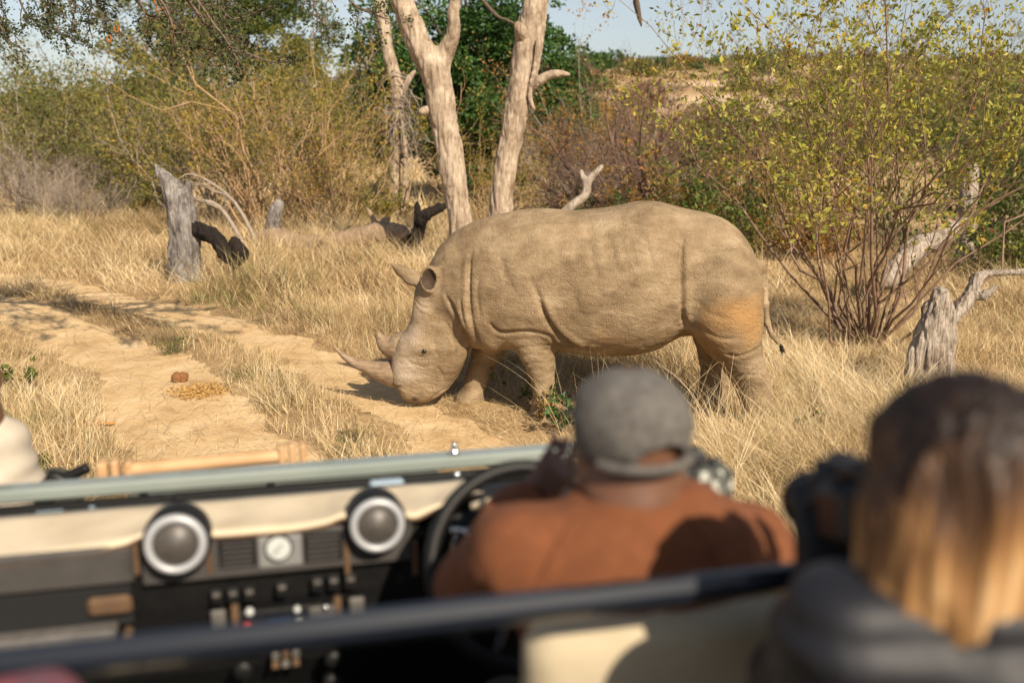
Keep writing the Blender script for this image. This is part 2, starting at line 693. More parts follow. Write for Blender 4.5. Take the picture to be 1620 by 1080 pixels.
def build_rhino():
    h = .0142
    F = Field((-.45, -.80, -.03), (3.25, .80, 1.95), h)
    X, Y, Z = F.ax[0][:, None, None], F.ax[1][None, :, None], F.ax[2][None, None, :]
    # trunk of the body: cross sections along its length
    sec = [(672, 432, 470, .10), (684, 402, 490, .17), (700, 380, 506, .24), (720, 363, 522, .30), (745, 350, 541, .36), (775, 339, 552, .43), (820, 330, 552, .51), (860, 328, 550, .55),
           (900, 332, 556, .58), (950, 328, 562, .61), (1000, 318, 560, .63), (1022, 316, 556, .63), (1050, 319, 548, .60), (1080, 328, 530, .55), (1120, 336, 528, .52), (1150, 347, 530, .49),
           (1175, 369, 524, .42), (1192, 398, 512, .33), (1203, 430, 495, .20)]
    ss, zt, zb, ww = [], [], [], []
    for (px, a_, b_, w) in sec:
        p1, p2 = RP(px, a_, -.05), RP(px, b_, -.12)
        ss.append((p1[0] + p2[0]) / 2)
        zt.append(p1[1])
        zb.append(p2[1])
        ww.append(w)
    s = F.ax[0]
    sm = np.linspace(ss[0], ss[-1], 240)
    ker = np.hanning(15)
    ker /= ker.sum()

    def prof(v):
        q = np.interp(sm, ss, v)
        q = np.convolve(np.pad(q, 7, 'edge'), ker, 'valid')
        return np.interp(s, sm, q)[:, None, None].astype(np.float32)
    zt_, zb_, w_ = prof(zt), prof(zb), prof(ww)
    hc = (zt_ - zb_) / 2
    zc = (zt_ + zb_) / 2
    dz = (Z - zc) / hc
    wy = w_ * (1 - .14 * np.clip(dz, -1, 1) - .04 * np.clip(dz, -1, 1) ** 2)
    q = ((np.abs(Y) / wy) ** 2.25 + np.abs(dz) ** 2.25) ** (1 / 2.25)
    f = (q - 1) * np.minimum(hc, w_)
    f = np.maximum(f, np.maximum(ss[0] - X, X - ss[-1]))
    F.F[:] = f
    # legs: sections by height (py, front, rear, lateral half width), t = offset across
    def leg(tab, t, k, yc=None):
        zz, sc, aa, bb = [], [], [], []
        for (py, a_, b_, w) in tab:
            p1, p2 = RP(a_, py, t), RP(b_, py, t)
            zz.append((p1[1] + p2[1]) / 2)
            sc.append((p1[0] + p2[0]) / 2)
            aa.append((p2[0] - p1[0]) / 2)
            bb.append(w)
        zz, sc, aa, bb = [np.array(v)[::-1] for v in (zz, sc, aa, bb)]
        bot = zz[0]
        zi = F.ax[2]
        sc_, aa_, bb_ = [np.interp(zi, zz, v).astype(np.float32)[None, None, :] for v in (sc, aa, bb)]
        tc = t if yc is None else np.interp(zi, zz, np.array(yc)[::-1]).astype(np.float32)[None, None, :]
        qq = np.sqrt(((X - sc_) / aa_) ** 2 + ((Y - tc) / bb_) ** 2)
        ff = (qq - 1) * np.minimum(aa_, bb_)
        ff = np.maximum(ff, np.maximum(bot - .0 - Z, Z - zz[-1]))
        hh = np.maximum(k - np.abs(F.F - ff), 0) / k
        F.F = (np.minimum(F.F, ff) - hh * hh * k * .25).astype(np.float32)
    leg([(366, 1140, 1150, .02), (378, 1124, 1170, .08), (392, 1108, 1188, .16), (420, 1090, 1202, .23), (455, 1081, 1207, .275), (495, 1082, 1207, .28), (525, 1094, 1205, .255), (550, 1114, 1205, .215), (575, 1138, 1212, .17), (600, 1155, 1220, .14), (620, 1165, 1222, .128),
         (640, 1172, 1221, .12), (658, 1177, 1220, .118), (672, 1172, 1223, .135), (684, 1168, 1224, .14)], -.29, .05, [-.2, -.25, -.31, -.335, -.35, -.35, -.345, -.335, -.32, -.30, -.29, -.29, -.29, -.29, -.29])
    leg([(378, 1140, 1150, .02), (400, 1110, 1180, .15), (440, 1095, 1185, .2), (490, 1090, 1185, .2), (525, 1094, 1180, .2), (552, 1102, 1170, .17), (580, 1108, 1158, .15), (602, 1106, 1158, .13), (620, 1100, 1152, .12), (634, 1096, 1148, .12), (646, 1092, 1150, .13)], .25, .06)
    leg([(395, 835, 855, .02), (440, 805, 888, .12), (470, 795, 890, .17), (500, 797, 885, .18), (522, 803, 882, .165), (548, 814, 880, .145), (575, 829, 879, .128), (600, 839, 878, .118), (622, 843, 878, .113), (640, 841, 880, .12), (655, 836, 884, .135), (664, 834, 886, .14)], -.27, .045)
    leg([(470, 765, 850, .16), (510, 755, 835, .16), (545, 748, 805, .145), (570, 742, 788, .13), (598, 734, 774, .115), (612, 729, 769, .115), (624, 720, 767, .125), (636, 715, 768, .135)], .20, .05)
    # head: its outline, inflated
    poly = [(676, 430), (660, 444), (655, 458), (653, 480), (649, 503), (640, 520), (627, 535), (618, 560), (617, 585), (620, 606), (631, 622), (642, 634), (655, 641), (672, 638), (690, 630), (704, 620), (722, 598), (736, 572),
            (742, 545), (741, 515), (738, 485), (736, 450), (728, 415), (700, 405)]
    poly = np.array([RP(*p_, -.06) for p_ in poly])
    sx, sz = F.ax[0], F.ax[2]
    m_ = sx < 1.0
    n_ = sz < 1.5
    A, Bz = np.meshgrid(sx[m_], sz[n_], indexing='ij')
    q2 = np.column_stack([A.ravel(), Bz.ravel()])
    closed = np.vstack([poly, poly[:1]])
    d2 = seg_dist(q2, closed)
    ins = np.zeros(len(q2), bool)
    for (x1, z1), (x2, z2) in zip(closed[:-1], closed[1:]):
        c_ = (z1 > q2[:, 1]) != (z2 > q2[:, 1])
        xx = x1 + (q2[:, 1] - z1) / (z2 - z1 + 1e-12) * (x2 - x1)
        ins ^= c_ & (q2[:, 0] < xx)
    d2 = np.where(ins, d2, -d2).reshape(A.shape)
    # lateral half width: broad cheeks, square muzzle, narrower brow
    zlo = RP(655, 640)[1]
    zhi = RP(670, 440)[1]
    tt = (Bz - zlo) / (zhi - zlo)
    wl = np.interp(tt, [0, .12, .3, .5, .75, 1.0], [.155, .175, .165, .20, .205, .17])
    Rr = .17
    e = np.clip(1 - d2 / Rr, 0, None)
    sub = (np.nonzero(m_)[0][-1] + 1, np.nonzero(n_)[0][-1] + 1)
    qh = (e[:, None, :] ** 2.2 + (np.abs(Y) / wl[:, None, :]) ** 2.2) ** (1 / 2.2) - 1
    fh = (qh * .15).astype(np.float32)
    sl = (slice(0, sub[0]), slice(None), slice(0, sub[1]))
    F.merge(sl, fh, .06)

    def V3(px, py, t):
        s_, z_ = RP(px, py, t)
        return np.array([s_, t, z_])
    # brow ridge, nostril swelling, cheek, horn seats
    F.ell(V3(668, 545, -.17), (.07, .045, .05), .06)
    F.ell(V3(672, 545, .17), (.07, .045, .05), .06)
    F.ell(V3(645, 622, -.10), (.055, .05, .045), .05)
    F.ell(V3(715, 545, -.16), (.12, .06, .17), .09)
    # ears
    F.cone(V3(694, 470, -.13), V3(684, 450, -.20), .05, .05, .04)
    F.ell(V3(680, 440, -.215), (.085, .062, .118), .015)
    F.cone(V3(690, 428, -.22), V3(695, 421, -.21), .03, .010, .02)
    F.ell(V3(677, 440, -.262), (.060, .062, .088), .012, sub=True)
    F.cone(V3(690, 470, .10), V3(668, 446, .16), .06, .055, .04)
    F.chain([V3(668, 446, .16), V3(650, 436, .18), V3(634, 426, .19), V3(617, 414, .19)], [.058, .066, .048, .010], .02)
    F.chain([V3(648, 440, .125), V3(628, 428, .14), V3(616, 418, .14)], [.0, .0, .0], .0)
    # neck folds as soft rolls, dewlap
    F.chain([V3(738, 470, -.28), V3(744, 505, -.29), V3(754, 536, -.20)], [.04, .05, .04], .09)
    F.chain([V3(772, 505, -.33), V3(776, 530, -.28), V3(778, 547, -.20)], [.04, .055, .045], .09)
    # tail
    F.chain([V3(1203, 418, -.02), V3(1208, 450, -.05), V3(1210, 480, -.07), V3(1214, 508, -.08), V3(1222, 528, -.09), V3(1231, 541, -.09)], [.055, .038, .032, .027, .022, .014], .03)
    V, Q = F.mesh()
    V = relax(V, Q, 3, .45)
    # creases: curves on the flank (px, py), half width, depth
    N = normals(V, Q)
    side = sstep(.03, .12, np.abs(V[:, 1])) * sstep(.1, .5, np.abs(N[:, 1]))
    disp = np.zeros(len(V))
    folds = [([(856, 462), (862, 482), (870, 500), (882, 517), (897, 533), (915, 545), (945, 556)], .020, .034, -.35, 1),
             ([(842, 430), (850, 448), (858, 466)], .02, .010, -.35),
             ([(746, 392), (744, 425), (744, 455), (746, 485), (751, 512), (759, 540)], .017, .022, -.3, -1),
             ([(729, 470), (733, 492), (741, 515)], .012, .009, -.3),
             ([(776, 503), (787, 513), (800, 518), (822, 516), (845, 515), (862, 518)], .014, .024, -.3),
             ([(862, 518), (873, 522), (880, 535)], .013, .018, -.3),
             ([(1082, 372), (1078, 400), (1077, 440), (1078, 470), (1080, 498), (1086, 516)], .018, .034, -.50, 1),
             ([(1060, 470), (1052, 490), (1046, 510)], .03, .008, -.3),
             ([(1204, 534), (1190, 541), (1175, 546), (1160, 549), (1145, 547)], .012, .016, -.28),
             ([(1019, 372), (1024, 388), (1030, 410), (1033, 424)], .022, .012, -.5),
             ([(905, 440), (912, 470), (926, 500)], .03, .008, -.5),
             ([(820, 560), (840, 553), (860, 552)], .010, .008, -.27),
             ([(815, 545), (838, 540), (864, 538)], .010, .008, -.27),
             ([(826, 575), (845, 566), (872, 566)], .010, .007, -.27),
             ([(700, 500), (712, 520), (720, 545), (720, 570)], .012, .010, -.22), ([(690, 575), (700, 592), (702, 606)], .010, .008, -.18), ([(712, 470), (722, 490), (728, 515)], .010, .010, -.25),
             ([(640, 560), (652, 572), (668, 578), (684, 574)], .010, .009, -.18), ([(626, 612), (642, 606), (656, 612)], .009, .011, -.14), ([(760, 430), (757, 465), (762, 500)], .016, .008, -.35),
             ([(790, 400), (800, 430), (815, 455)], .03, .007, -.45), ([(930, 380), (938, 410), (948, 440)], .02, .006, -.55), ([(965, 375), (972, 405), (980, 432)], .02, .006, -.55), ([(995, 372), (1002, 400), (1008, 428)], .02, .007, -.55),
             ([(1100, 470), (1120, 490), (1150, 500)], .02, .006, -.55), ([(1110, 515), (1135, 528), (1165, 530)], .014, .008, -.5), ([(1150, 590), (1180, 582), (1212, 588)], .010, .007, -.3),
             ([(655, 470), (668, 482), (690, 484)], .008, .010, -.15), ([(655, 478), (667, 492), (684, 496)], .008, .007, -.15), ([(656, 464), (670, 474), (692, 474)], .008, .006, -.15),
             ([(640, 614), (655, 606), (676, 600), (695, 588)], .010, .008, -.15), ([(652, 592), (662, 600), (676, 596)], .009, .006, -.15),
             ([(688, 536), (692, 556), (700, 566)], .012, .007, -.18), ([(706, 462), (722, 490), (734, 515), (742, 540), (743, 565)], .016, .026, -.22), ([(660, 560), (672, 563), (684, 556)], .007, .008, -.2), ([(660, 549), (672, 545), (684, 549)], .007, .006, -.2), ([(676, 634), (690, 622), (705, 612)], .009, .010, -.14)]
    for fo in folds:
        pts, w, dep, t = fo[:4]
        c2 = smooth_path([RP(*p_, t) for p_ in pts], 14)
        d = seg_dist(V[:, [0, 2]], c2)
        near = d < w * 4
        # the crease pinches out at its ends and rolls up on both sides
        tpar = np.zeros(len(V))
        idx = np.nonzero(near)[0]
        if len(idx):
            dist = np.linalg.norm(V[idx][:, None, [0, 2]] - c2[None], axis=2)
            tpar[idx] = dist.argmin(1) / 13
        fade = np.clip(np.minimum(tpar, 1 - tpar) * 5 + .25, 0, 1)
        front = (V[:, 1] < .05) if abs(t) < 10 else True
        sg = np.zeros(len(V))
        if len(idx):
            sg[idx] = np.sign(V[idx, 0] - c2[dist.argmin(1), 0])
        roll = .12 if len(fo) < 5 else np.where(sg == fo[4], .35, .0)
        disp += near * front * fade * (-dep * np.exp(-(d / w) ** 2) + roll * dep * np.exp(-((d - 2.3 * w) / (1.5 * w)) ** 2)) * side
    # ribs under the hide, muscle unevenness
    s0, z0 = RP(960, 400, -.55)
    rib = np.exp(-((V[:, 0] - s0) / .40) ** 2 - ((V[:, 2] - z0) / .22) ** 2)
    disp += side * rib * .0035 * np.sin((V[:, 0] + .22 * V[:, 2]) * 2 * math.pi / .125)
    disp += .012 * vnoise(V * 3.1, 21) * side + .005 * vnoise(V * 8, 22)
    fine = fbm(V * np.array([16, 16, 34]), 23, 2)
    disp += .0022 * fine
    # knees, wrinkles round the legs
    low = 1 - sstep(.62, .8, V[:, 2])
    disp += low * sstep(.1, .2, V[:, 2]) * .0030 * np.sin(V[:, 2] * 95 + 7 * vnoise(V * 7, 4)) * np.clip(.3 + vnoise(V * 5, 44), 0, 1)
    V = V + N * disp[:, None]
    V = relax(V, Q, 1, .25)
    # attributes: mud stain on the haunch, pale dust on the face
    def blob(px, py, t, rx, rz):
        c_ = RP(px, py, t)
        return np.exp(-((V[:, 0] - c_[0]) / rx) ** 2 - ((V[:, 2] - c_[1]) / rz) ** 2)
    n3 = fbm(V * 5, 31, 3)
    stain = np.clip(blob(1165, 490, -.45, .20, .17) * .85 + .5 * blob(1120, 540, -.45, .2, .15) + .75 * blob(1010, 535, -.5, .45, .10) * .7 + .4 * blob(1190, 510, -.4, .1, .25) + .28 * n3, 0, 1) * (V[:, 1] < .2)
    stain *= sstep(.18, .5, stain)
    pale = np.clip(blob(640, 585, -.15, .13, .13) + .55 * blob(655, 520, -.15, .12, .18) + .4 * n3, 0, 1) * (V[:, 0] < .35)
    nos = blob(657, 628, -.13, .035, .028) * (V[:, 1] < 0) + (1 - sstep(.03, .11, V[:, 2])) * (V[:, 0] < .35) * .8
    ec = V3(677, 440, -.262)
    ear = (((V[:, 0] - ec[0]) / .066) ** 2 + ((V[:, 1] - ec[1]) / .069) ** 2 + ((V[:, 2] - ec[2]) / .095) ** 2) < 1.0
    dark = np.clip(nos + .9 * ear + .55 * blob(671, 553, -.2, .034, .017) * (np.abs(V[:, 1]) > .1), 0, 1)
    return mesh_np('rhino_body', V, Q, True, {'stain': stain, 'pale': pale, 'dark': dark}), V3


m_rhino, nt, b = new_mat('rhino_hide')
b.inputs['Roughness'].default_value = .82
b.inputs['Specular IOR Level'].default_value = .22
n1 = noise_node(nt, 4.2, 9, .68, (.8, 1, 1.3))
r1 = ramp(nt, [(.32, (.170, .116, .066)), (.45, (.250, .178, .104)), (.55, (.312, .228, .138)), (.68, (.400, .302, .195))])
nt.links.new(n1.outputs[0], r1.inputs[0])


def attr_mix(nt, prev, name, col):
    a = nt.nodes.new('ShaderNodeAttribute')
    a.attribute_name = name
    mx = nt.nodes.new('ShaderNodeMix')
    mx.data_type = 'RGBA'
    nt.links.new(a.outputs['Fac'], mx.inputs[0])
    nt.links.new(prev, mx.inputs[6])
    mx.inputs[7].default_value = (*col, 1)
    return mx.outputs[2]


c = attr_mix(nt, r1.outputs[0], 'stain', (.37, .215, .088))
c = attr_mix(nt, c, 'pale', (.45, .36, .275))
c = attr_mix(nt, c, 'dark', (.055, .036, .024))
nt.links.new(c, b.inputs['Base Color'])
vo = nt.nodes.new('ShaderNodeTexVoronoi')
vo.feature = 'DISTANCE_TO_EDGE'
vo.inputs['Scale'].default_value = 60
tc = nt.nodes.new('ShaderNodeTexCoord')
mp = nt.nodes.new('ShaderNodeMapping')
mp.inputs['Scale'].default_value = (.75, 1, 1.25)
nt.links.new(tc.outputs['Object'], mp.inputs[0])
nt.links.new(mp.outputs[0], vo.inputs['Vector'])
mr = nt.nodes.new('ShaderNodeMapRange')
mr.inputs['From Max'].default_value = .18
nt.links.new(vo.outputs['Distance'], mr.inputs[0])
add_bump(nt, b, mr.outputs[0], .5, .009)
n2 = noise_node(nt, 22, 6, .7, (.8, 1, 1.7))
add_bump(nt, b, n2.outputs[0], .75, .018)
n3_ = noise_node(nt, 7, 5, .6, (1, 1, 1.6))
add_bump(nt, b, n3_.outputs[0], .35, .03)
m_horn = mat('horn', (.17, .11, .07), .55, var=(.33, .24, .15), scale=14, bump=.4, bdist=.01, stretch=(1, 1, 3))
m_eye = mat('eye_dark', (.01, .008, .006), .15)

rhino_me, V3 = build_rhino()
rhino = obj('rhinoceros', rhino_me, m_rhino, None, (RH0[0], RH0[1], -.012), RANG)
tag(rhino, 'grazing white rhinoceros with lowered head and dusty brown hide', 'rhinoceros')


def horn(pts, rad, name):
    pts = smooth_path(np.array([list(p) + [r] for p, r in zip(pts, rad)]), 18)
    p, r = pts[:, :3], np.maximum(pts[:, 3], .002)
    v, f = tubes(p[None], r[None], 20)
    v = v + .006 * vnoise(v * 30, 6)[:, None] * (v - np.repeat(p, 20, 0)) / (np.repeat(r, 20)[:, None])
    tip = len(v)
    v = np.vstack([v, p[-1] + (p[-1] - p[-2]) * .4])
    t3 = [[tip - 20 + i, tip - 20 + (i + 1) % 20, tip] for i in range(20)]
    return obj(name, mesh_np(name, v, [f, np.array(t3)]), m_horn, rhino)


ho = horn([V3(640, 590, 0), V3(618, 588, 0), V3(598, 584, 0), V3(572, 576, 0), V3(548, 564, 0), V3(527, 545, 0)], [.125, .115, .085, .050, .027, .006], 'front_horn')
ho['label'] = 'long curved front horn tapering to a point'
ho = horn([V3(648, 546, 0), V3(630, 547, 0), V3(614, 544, 0), V3(603, 534, 0), V3(598, 525, 0)], [.14, .13, .09, .05, .024], 'rear_horn')
ho['label'] = 'short blunt rear horn'
_se = RP(671, 553, -.2)
_co = np.zeros(len(rhino_me.vertices) * 3)
rhino_me.vertices.foreach_get('co', _co)
_co = _co.reshape(-1, 3)
_ns = (np.hypot(_co[:, 0] - _se[0], _co[:, 2] - _se[1]) < .03)
for t in (_co[_ns, 1].min() + .010, _co[_ns, 1].max() - .010):
    v, f = lathe([(.001, -.02), (.012, -.016), (.0195, -.006), (.021, 0), (.0195, .006), (.012, .016), (.001, .02)], 14, c=V3(671, 553, t))
    obj('eye', mesh_np('eye', v, f), m_eye, rhino)
hv = np.array([V3(1231, 541, -.09) + np.random.default_rng(3).normal(0, .006, 3) for i in range(60)])
g_ = np.random.default_rng(4)
pt = np.stack([hv, hv + g_.normal(0, .008, hv.shape) + [.012, 0, -.03], hv + g_.normal(0, .016, hv.shape) + [.02, 0, -.07]], 1)
v, f = tubes(pt, np.repeat([[.003, .0025, .0008]], 60, 0), 3)
obj('tail_tuft', mesh_np('tail_tuft', v, f), mat('tail_hair', (.03, .02, .015), .7), rhino)


# ================================================================== GRASS
def blades(rng, base, h, wid, az, lean, bend, tint, levels=4):
    """curved tapering blades -> vertices, triangles, tint"""
    n = len(base)
    ts = np.linspace(0, 1, levels)
    d = np.stack([np.cos(az), np.sin(az), np.zeros(n)], 1)
    fa = rng.uniform(0, 2 * math.pi, n)
    wv = np.stack([np.cos(fa), np.sin(fa), np.zeros(n)], 1) * wid[:, None] * .5
    L, Rr = [], []
    for t in ts[:-1]:
        p = base + d * (h * (lean * t + bend * t * t))[:, None] + np.array([0, 0, 1.]) * (h * (t - .42 * bend * t * t - .15 * lean * t))[:, None]
        w = wv * (1 - .75 * t)
        L.append(p - w)
        Rr.append(p + w)
    tip = base + d * (h * (lean + bend))[:, None] + np.array([0, 0, 1.]) * (h * (1 - .42 * bend - .15 * lean))[:, None]
    k = levels - 1
    V = np.stack([x for pr in zip(L, Rr) for x in pr] + [tip], 1)      # n, 2k+1, 3
    m = 2 * k + 1
    o = (np.arange(n) * m)[:, None]
    F = []
    for j in range(k - 1):
        F.append(np.concatenate([o + 2 * j, o + 2 * j + 1, o + 2 * j + 3], 1))
        F.append(np.concatenate([o + 2 * j, o + 2 * j + 3, o + 2 * j + 2], 1))
    F.append(np.concatenate([o + 2 * k - 2, o + 2 * k - 1, o + 2 * k], 1))
    return V.reshape(-1, 3), np.concatenate(F), np.repeat(tint, m)


def wedge(rng, n, y0, y1, mx, pw=1.0):
    """random ground points in the view wedge between two distances"""
    y = (y0 ** pw + rng.random(n) * (y1 ** pw - y0 ** pw)) ** (1 / pw)
    x = (rng.random(n) * 2 - 1) * (.56 * y + mx)
    return np.column_stack([x, y])


RH_LINE = np.array([RH0 + RA * .9, RH0 + RA * 2.9])


def grass_height(p):
    x, y = p[:, 0], p[:, 1]
    n = fbm(p * .55, 41, 2)
    h = .29 + .12 * n
    right = sstep(.2, 1.4, x - .08 * y) * (1 - sstep(7.2, 8.6, y))
    h = h + .16 * right
    h = h + .10 * sstep(9, 14, y) * (1 - sstep(0, 3, x))
    dr = seg_dist(p, np.array([RH0 + RA * .3 - RN * .35, RH0 + RA * 2.95 - RN * .45]))
    h = h * (.40 + .60 * sstep(.25, 1.25, dr))
    b = bare(p)
    h = h * (1 - .75 * b)
    verge = np.minimum(seg_dist(p, RUT_A), seg_dist(p, RUT_B))
    h = h * (.5 + .5 * sstep(.2, 1.1, verge))
    return np.clip(h, .05, .8), b


def in_vehicle(p):
    u = p @ VU[:2]
    v = p @ VV[:2]
    return (np.abs(u) < .95) & (v < 4.0)


def grow_grass(seed, n, y0, y1, mx, wid, cl_n, cl_sig, levels, hmul=1.0, pw=1.0):
    rng = np.random.default_rng(seed)
    c = wedge(rng, cl_n, y0, y1, mx, pw)
    ch, cb = grass_height(c)
    wgt = (.35 + .8 * np.clip(.5 + fbm(c * .8, 43, 2), 0, 1)) * (1 - .9 * cb)
    wgt /= wgt.sum()
    ci = rng.choice(cl_n, n, p=wgt)
    ctint = np.clip(.50 + .14 * sstep(.2, 1.4, c[:, 0] - .08 * c[:, 1]) * (1 - sstep(7.5, 9, c[:, 1])) + .22 * fbm(c * .35, 44, 2) + rng.normal(0, .14, cl_n), .02, .93)
    green = rng.random(cl_n) < (.035 + .10 * sstep(.2, .6, fbm(c * .3, 47, 2)))
    ctint = np.where(green, .985, ctint)
    csz = rng.uniform(.55, 1.35, cl_n)
    off = rng.normal(0, 1, (n, 2)) * cl_sig * csz[ci][:, None]
    p = c[ci] + off
    h, b = grass_height(p)
    keep = (~in_vehicle(p)) & (rng.random(n) > .94 * b)
    p, h, ci, off = p[keep], h[keep], ci[keep], off[keep]
    n = len(p)
    az = np.arctan2(off[:, 1], off[:, 0]) + rng.normal(0, .7, n)
    # a prevailing lean in patches
    az = np.where(rng.random(n) < .35, 2.4 + 1.2 * vnoise(p * .5, 45) + rng.normal(0, .4, n), az)
    lean = np.abs(rng.normal(.22, .30, n)) + .28 * np.clip(np.linalg.norm(off, axis=1) / cl_sig / 2, 0, 1)
    bend = np.clip(rng.gamma(2.0, .24, n), 0, 1.5)
    hh = h * csz[ci] * rng.uniform(.35, 1.3, n) * hmul * (1 + .5 * (rng.random(n) < .06))
    w = wid * rng.uniform(.6, 1.3, n)
    base = np.column_stack([p, hz(p) - .01])
    tint = np.where(ctint[ci] > .95, .985, np.clip(ctint[ci] + rng.normal(0, .15, n), .0, .94))
    return blades(rng, base, hh, w, az, lean, bend, tint, levels)


m_grass = leaf_mat('dry_grass', [(.0, (.12, .078, .040)), (.25, (.33, .225, .105)), (.5, (.58, .435, .235)), (.75, (.76, .61, .375)), (.94, (.87, .76, .54)), (.97, (.16, .165, .05)), (1.0, (.16, .165, .05))], .25, .6)
near = grow_grass(1, 152000, 2.6, 12.5, 1.6, .0055, 5200, .085, 4)
mid = grow_grass(2, 95000, 12.3, 26, 2.0, .011, 3600, .16, 3, 1.15)
far = grow_grass(3, 52000, 25.5, 90, 6.0, .045, 3800, .5, 3, 1.35, .8)
# lodged straw lying on the soil and on the track
rng = np.random.default_rng(9)
p = wedge(rng, 60000, 2.6, 16, 1.2)
p = p[(~in_vehicle(p)) & (rng.random(len(p)) > .30 * bare(p))]
n = len(p)
lit = blades(rng, np.column_stack([p, gz(p) + .012]), rng.uniform(.05, .2, n), np.full(n, .0045), rng.uniform(0, 6.28, n), rng.uniform(2.5, 5.0, n) * .55, rng.uniform(-.1, .4, n), np.clip(rng.normal(.48, .2, n), 0, .93), 3)
lv = lit[0].copy()
gzz = gz(lv[:, :2])
lv[:, 2] = np.clip(lv[:, 2], gzz + .005, gzz + .045)
for (v, f, t), nm, lab in ((near, 'dry_grass', 'straw-coloured dry grass tufts round the rhinoceros and the track'), (mid, 'tall_dry_grass', 'golden dry grass stretching from the track to the fallen log'), (far, 'distant_grass', 'pale dry grass of the clearing below the bushes'), ((lv, lit[1], lit[2]), 'straw_litter', 'flattened straw and litter lying on the soil')):
    o = obj(nm, mesh_np(nm, v, f, False, {'tint': t}), m_grass)
    tag(o, lab, 'grass', kind='stuff')


# ================================================================== PLANTS
def unit(v):
    return v / (np.linalg.norm(v, axis=-1, keepdims=True) + 1e-9)


def sprout(rng, P0, D, L, r0, k=6, wander=.10, up=.0, out=None, taper=.35):
    """polylines that start at P0, run along D for L and wander; (n,k,3),(n,k)"""
    n = len(P0)
    t = np.linspace(0, 1, k)
    w = np.cumsum(rng.normal(0, wander / math.sqrt(k), (n, k, 3)), 1)
    w[:, 0] = 0
    Pt = P0[:, None] + D[:, None] * (L[:, None] * t[None])[..., None] + w * L[:, None, None]
    Pt[:, :, 2] += up * L[:, None] * t[None] ** 2
    Rd = r0[:, None] * (1 - (1 - taper) * t[None])
    return Pt, Rd


def branch_from(rng, Pt, Rd, m, lo, hi, spread, lfac, up, k=5, wander=.12, L=None, rf=.55, taper=.3):
    """m side branches on every polyline"""
    n, kk, _ = Pt.shape
    i = np.repeat(np.arange(n), m)
    t = rng.uniform(lo, hi, len(i)) * (kk - 1)
    j = np.minimum(t.astype(int), kk - 2)
    f = (t - j)[:, None]
    p = Pt[i, j] * (1 - f) + Pt[i, j + 1] * f
    d = unit(Pt[i, j + 1] - Pt[i, j])
    nd = unit(d + unit(rng.normal(0, 1, d.shape)) * spread + np.array([0, 0, up]))
    Lp = np.linalg.norm(Pt[:, -1] - Pt[:, 0], axis=1)[i]
    ln = Lp * lfac * rng.uniform(.55, 1.25, len(i)) * (1.15 - .55 * t / (kk - 1))
    r = (Rd[i, j] * (1 - f[:, 0]) + Rd[i, j + 1] * f[:, 0]) * rf
    return sprout(rng, p, nd, ln, r, k, wander, taper=taper)


def leaves_at(rng, Pt, per, lo, l, w=.5, jit=.0, upb=.35, fold=.25):
    """leaf blades along the outer part of polylines -> verts, tris"""
    n, kk, _ = Pt.shape
    m = n * per
    i = np.repeat(np.arange(n), per)
    t = rng.uniform(lo, 1, m) * (kk - 1)
    j = np.minimum(t.astype(int), kk - 2)
    f = (t - j)[:, None]
    p = Pt[i, j] * (1 - f) + Pt[i, j + 1] * f + rng.normal(0, 1, (m, 3)) * jit
    d = unit(Pt[i, j + 1] - Pt[i, j])
    return leaf_cards(rng, p, unit(d * .5 + rng.normal(0, .8, (m, 3)) + np.array([0, 0, upb])), l, w, fold)


def leaf_cards(rng, p, d, l, w=.5, fold=.25):
    m = len(p)
    ln = l * rng.uniform(.6, 1.3, m)[:, None]
    s = unit(np.cross(d, unit(rng.normal(0, 1, (m, 3)))))
    nr = np.cross(d, s)
    a = p
    tip = p + d * ln
    midp = p + d * ln * .5
    b1 = midp + s * ln * w * .5 + nr * ln * fold * .3
    b2 = midp - s * ln * w * .5 + nr * ln * fold * .3
    V = np.stack([a, b1, tip, b2], 1).reshape(-1, 3)
    o = (np.arange(m) * 4)[:, None]
    F = np.concatenate([np.concatenate([o, o + 1, o + 2], 1), np.concatenate([o, o + 2, o + 3], 1)])
    return V, F, m


def patch_tint(rng, V, m, per, sc, seed, base=.5, amp=.3, sd=.14):
    """tint of each leaf, in clumps"""
    c = V[::per][:m]
    t = np.clip(base + amp * fbm(c * sc, seed, 2) + rng.normal(0, sd, m), 0, 1)
    return np.repeat(t, per)


m_bark = mat('twig_bark', (.11, .075, .05), .85, var=(.22, .16, .10), scale=25)
m_bark_pale = mat('pale_stems', (.30, .19, .10), .8, var=(.46, .31, .17), scale=12)
m_bark_grey = mat('grey_twigs', (.20, .16, .125), .85, var=(.34, .28, .22), scale=14)
m_bark_dark = mat('dark_bark', (.06, .045, .032), .9, var=(.12, .09, .06), scale=16)
L_olive = leaf_mat('olive_leaves', [(0, (.045, .060, .016)), (.35, (.115, .130, .032)), (.65, (.20, .19, .05)), (.88, (.31, .24, .07)), (1, (.36, .20, .055))])
L_yellow = leaf_mat('yellowing_leaves', [(0, (.065, .08, .018)), (.35, (.16, .16, .032)), (.65, (.29, .235, .042)), (.88, (.38, .235, .04)), (1, (.30, .125, .03))])
L_orange = leaf_mat('rusty_leaves', [(0, (.11, .095, .025)), (.35, (.22, .15, .04)), (.65, (.34, .20, .05)), (.88, (.38, .17, .045)), (1, (.24, .09, .03))])
L_green = leaf_mat('deep_green_leaves', [(0, (.014, .034, .010)), (.35, (.034, .082, .018)), (.7, (.068, .140, .028)), (.93, (.12, .17, .04)), (1, (.22, .14, .04))], .25, .45)
L_mid = leaf_mat('mid_green_leaves', [(0, (.035, .060, .012)), (.4, (.085, .125, .026)), (.75, (.16, .18, .04)), (1, (.30, .24, .05))])
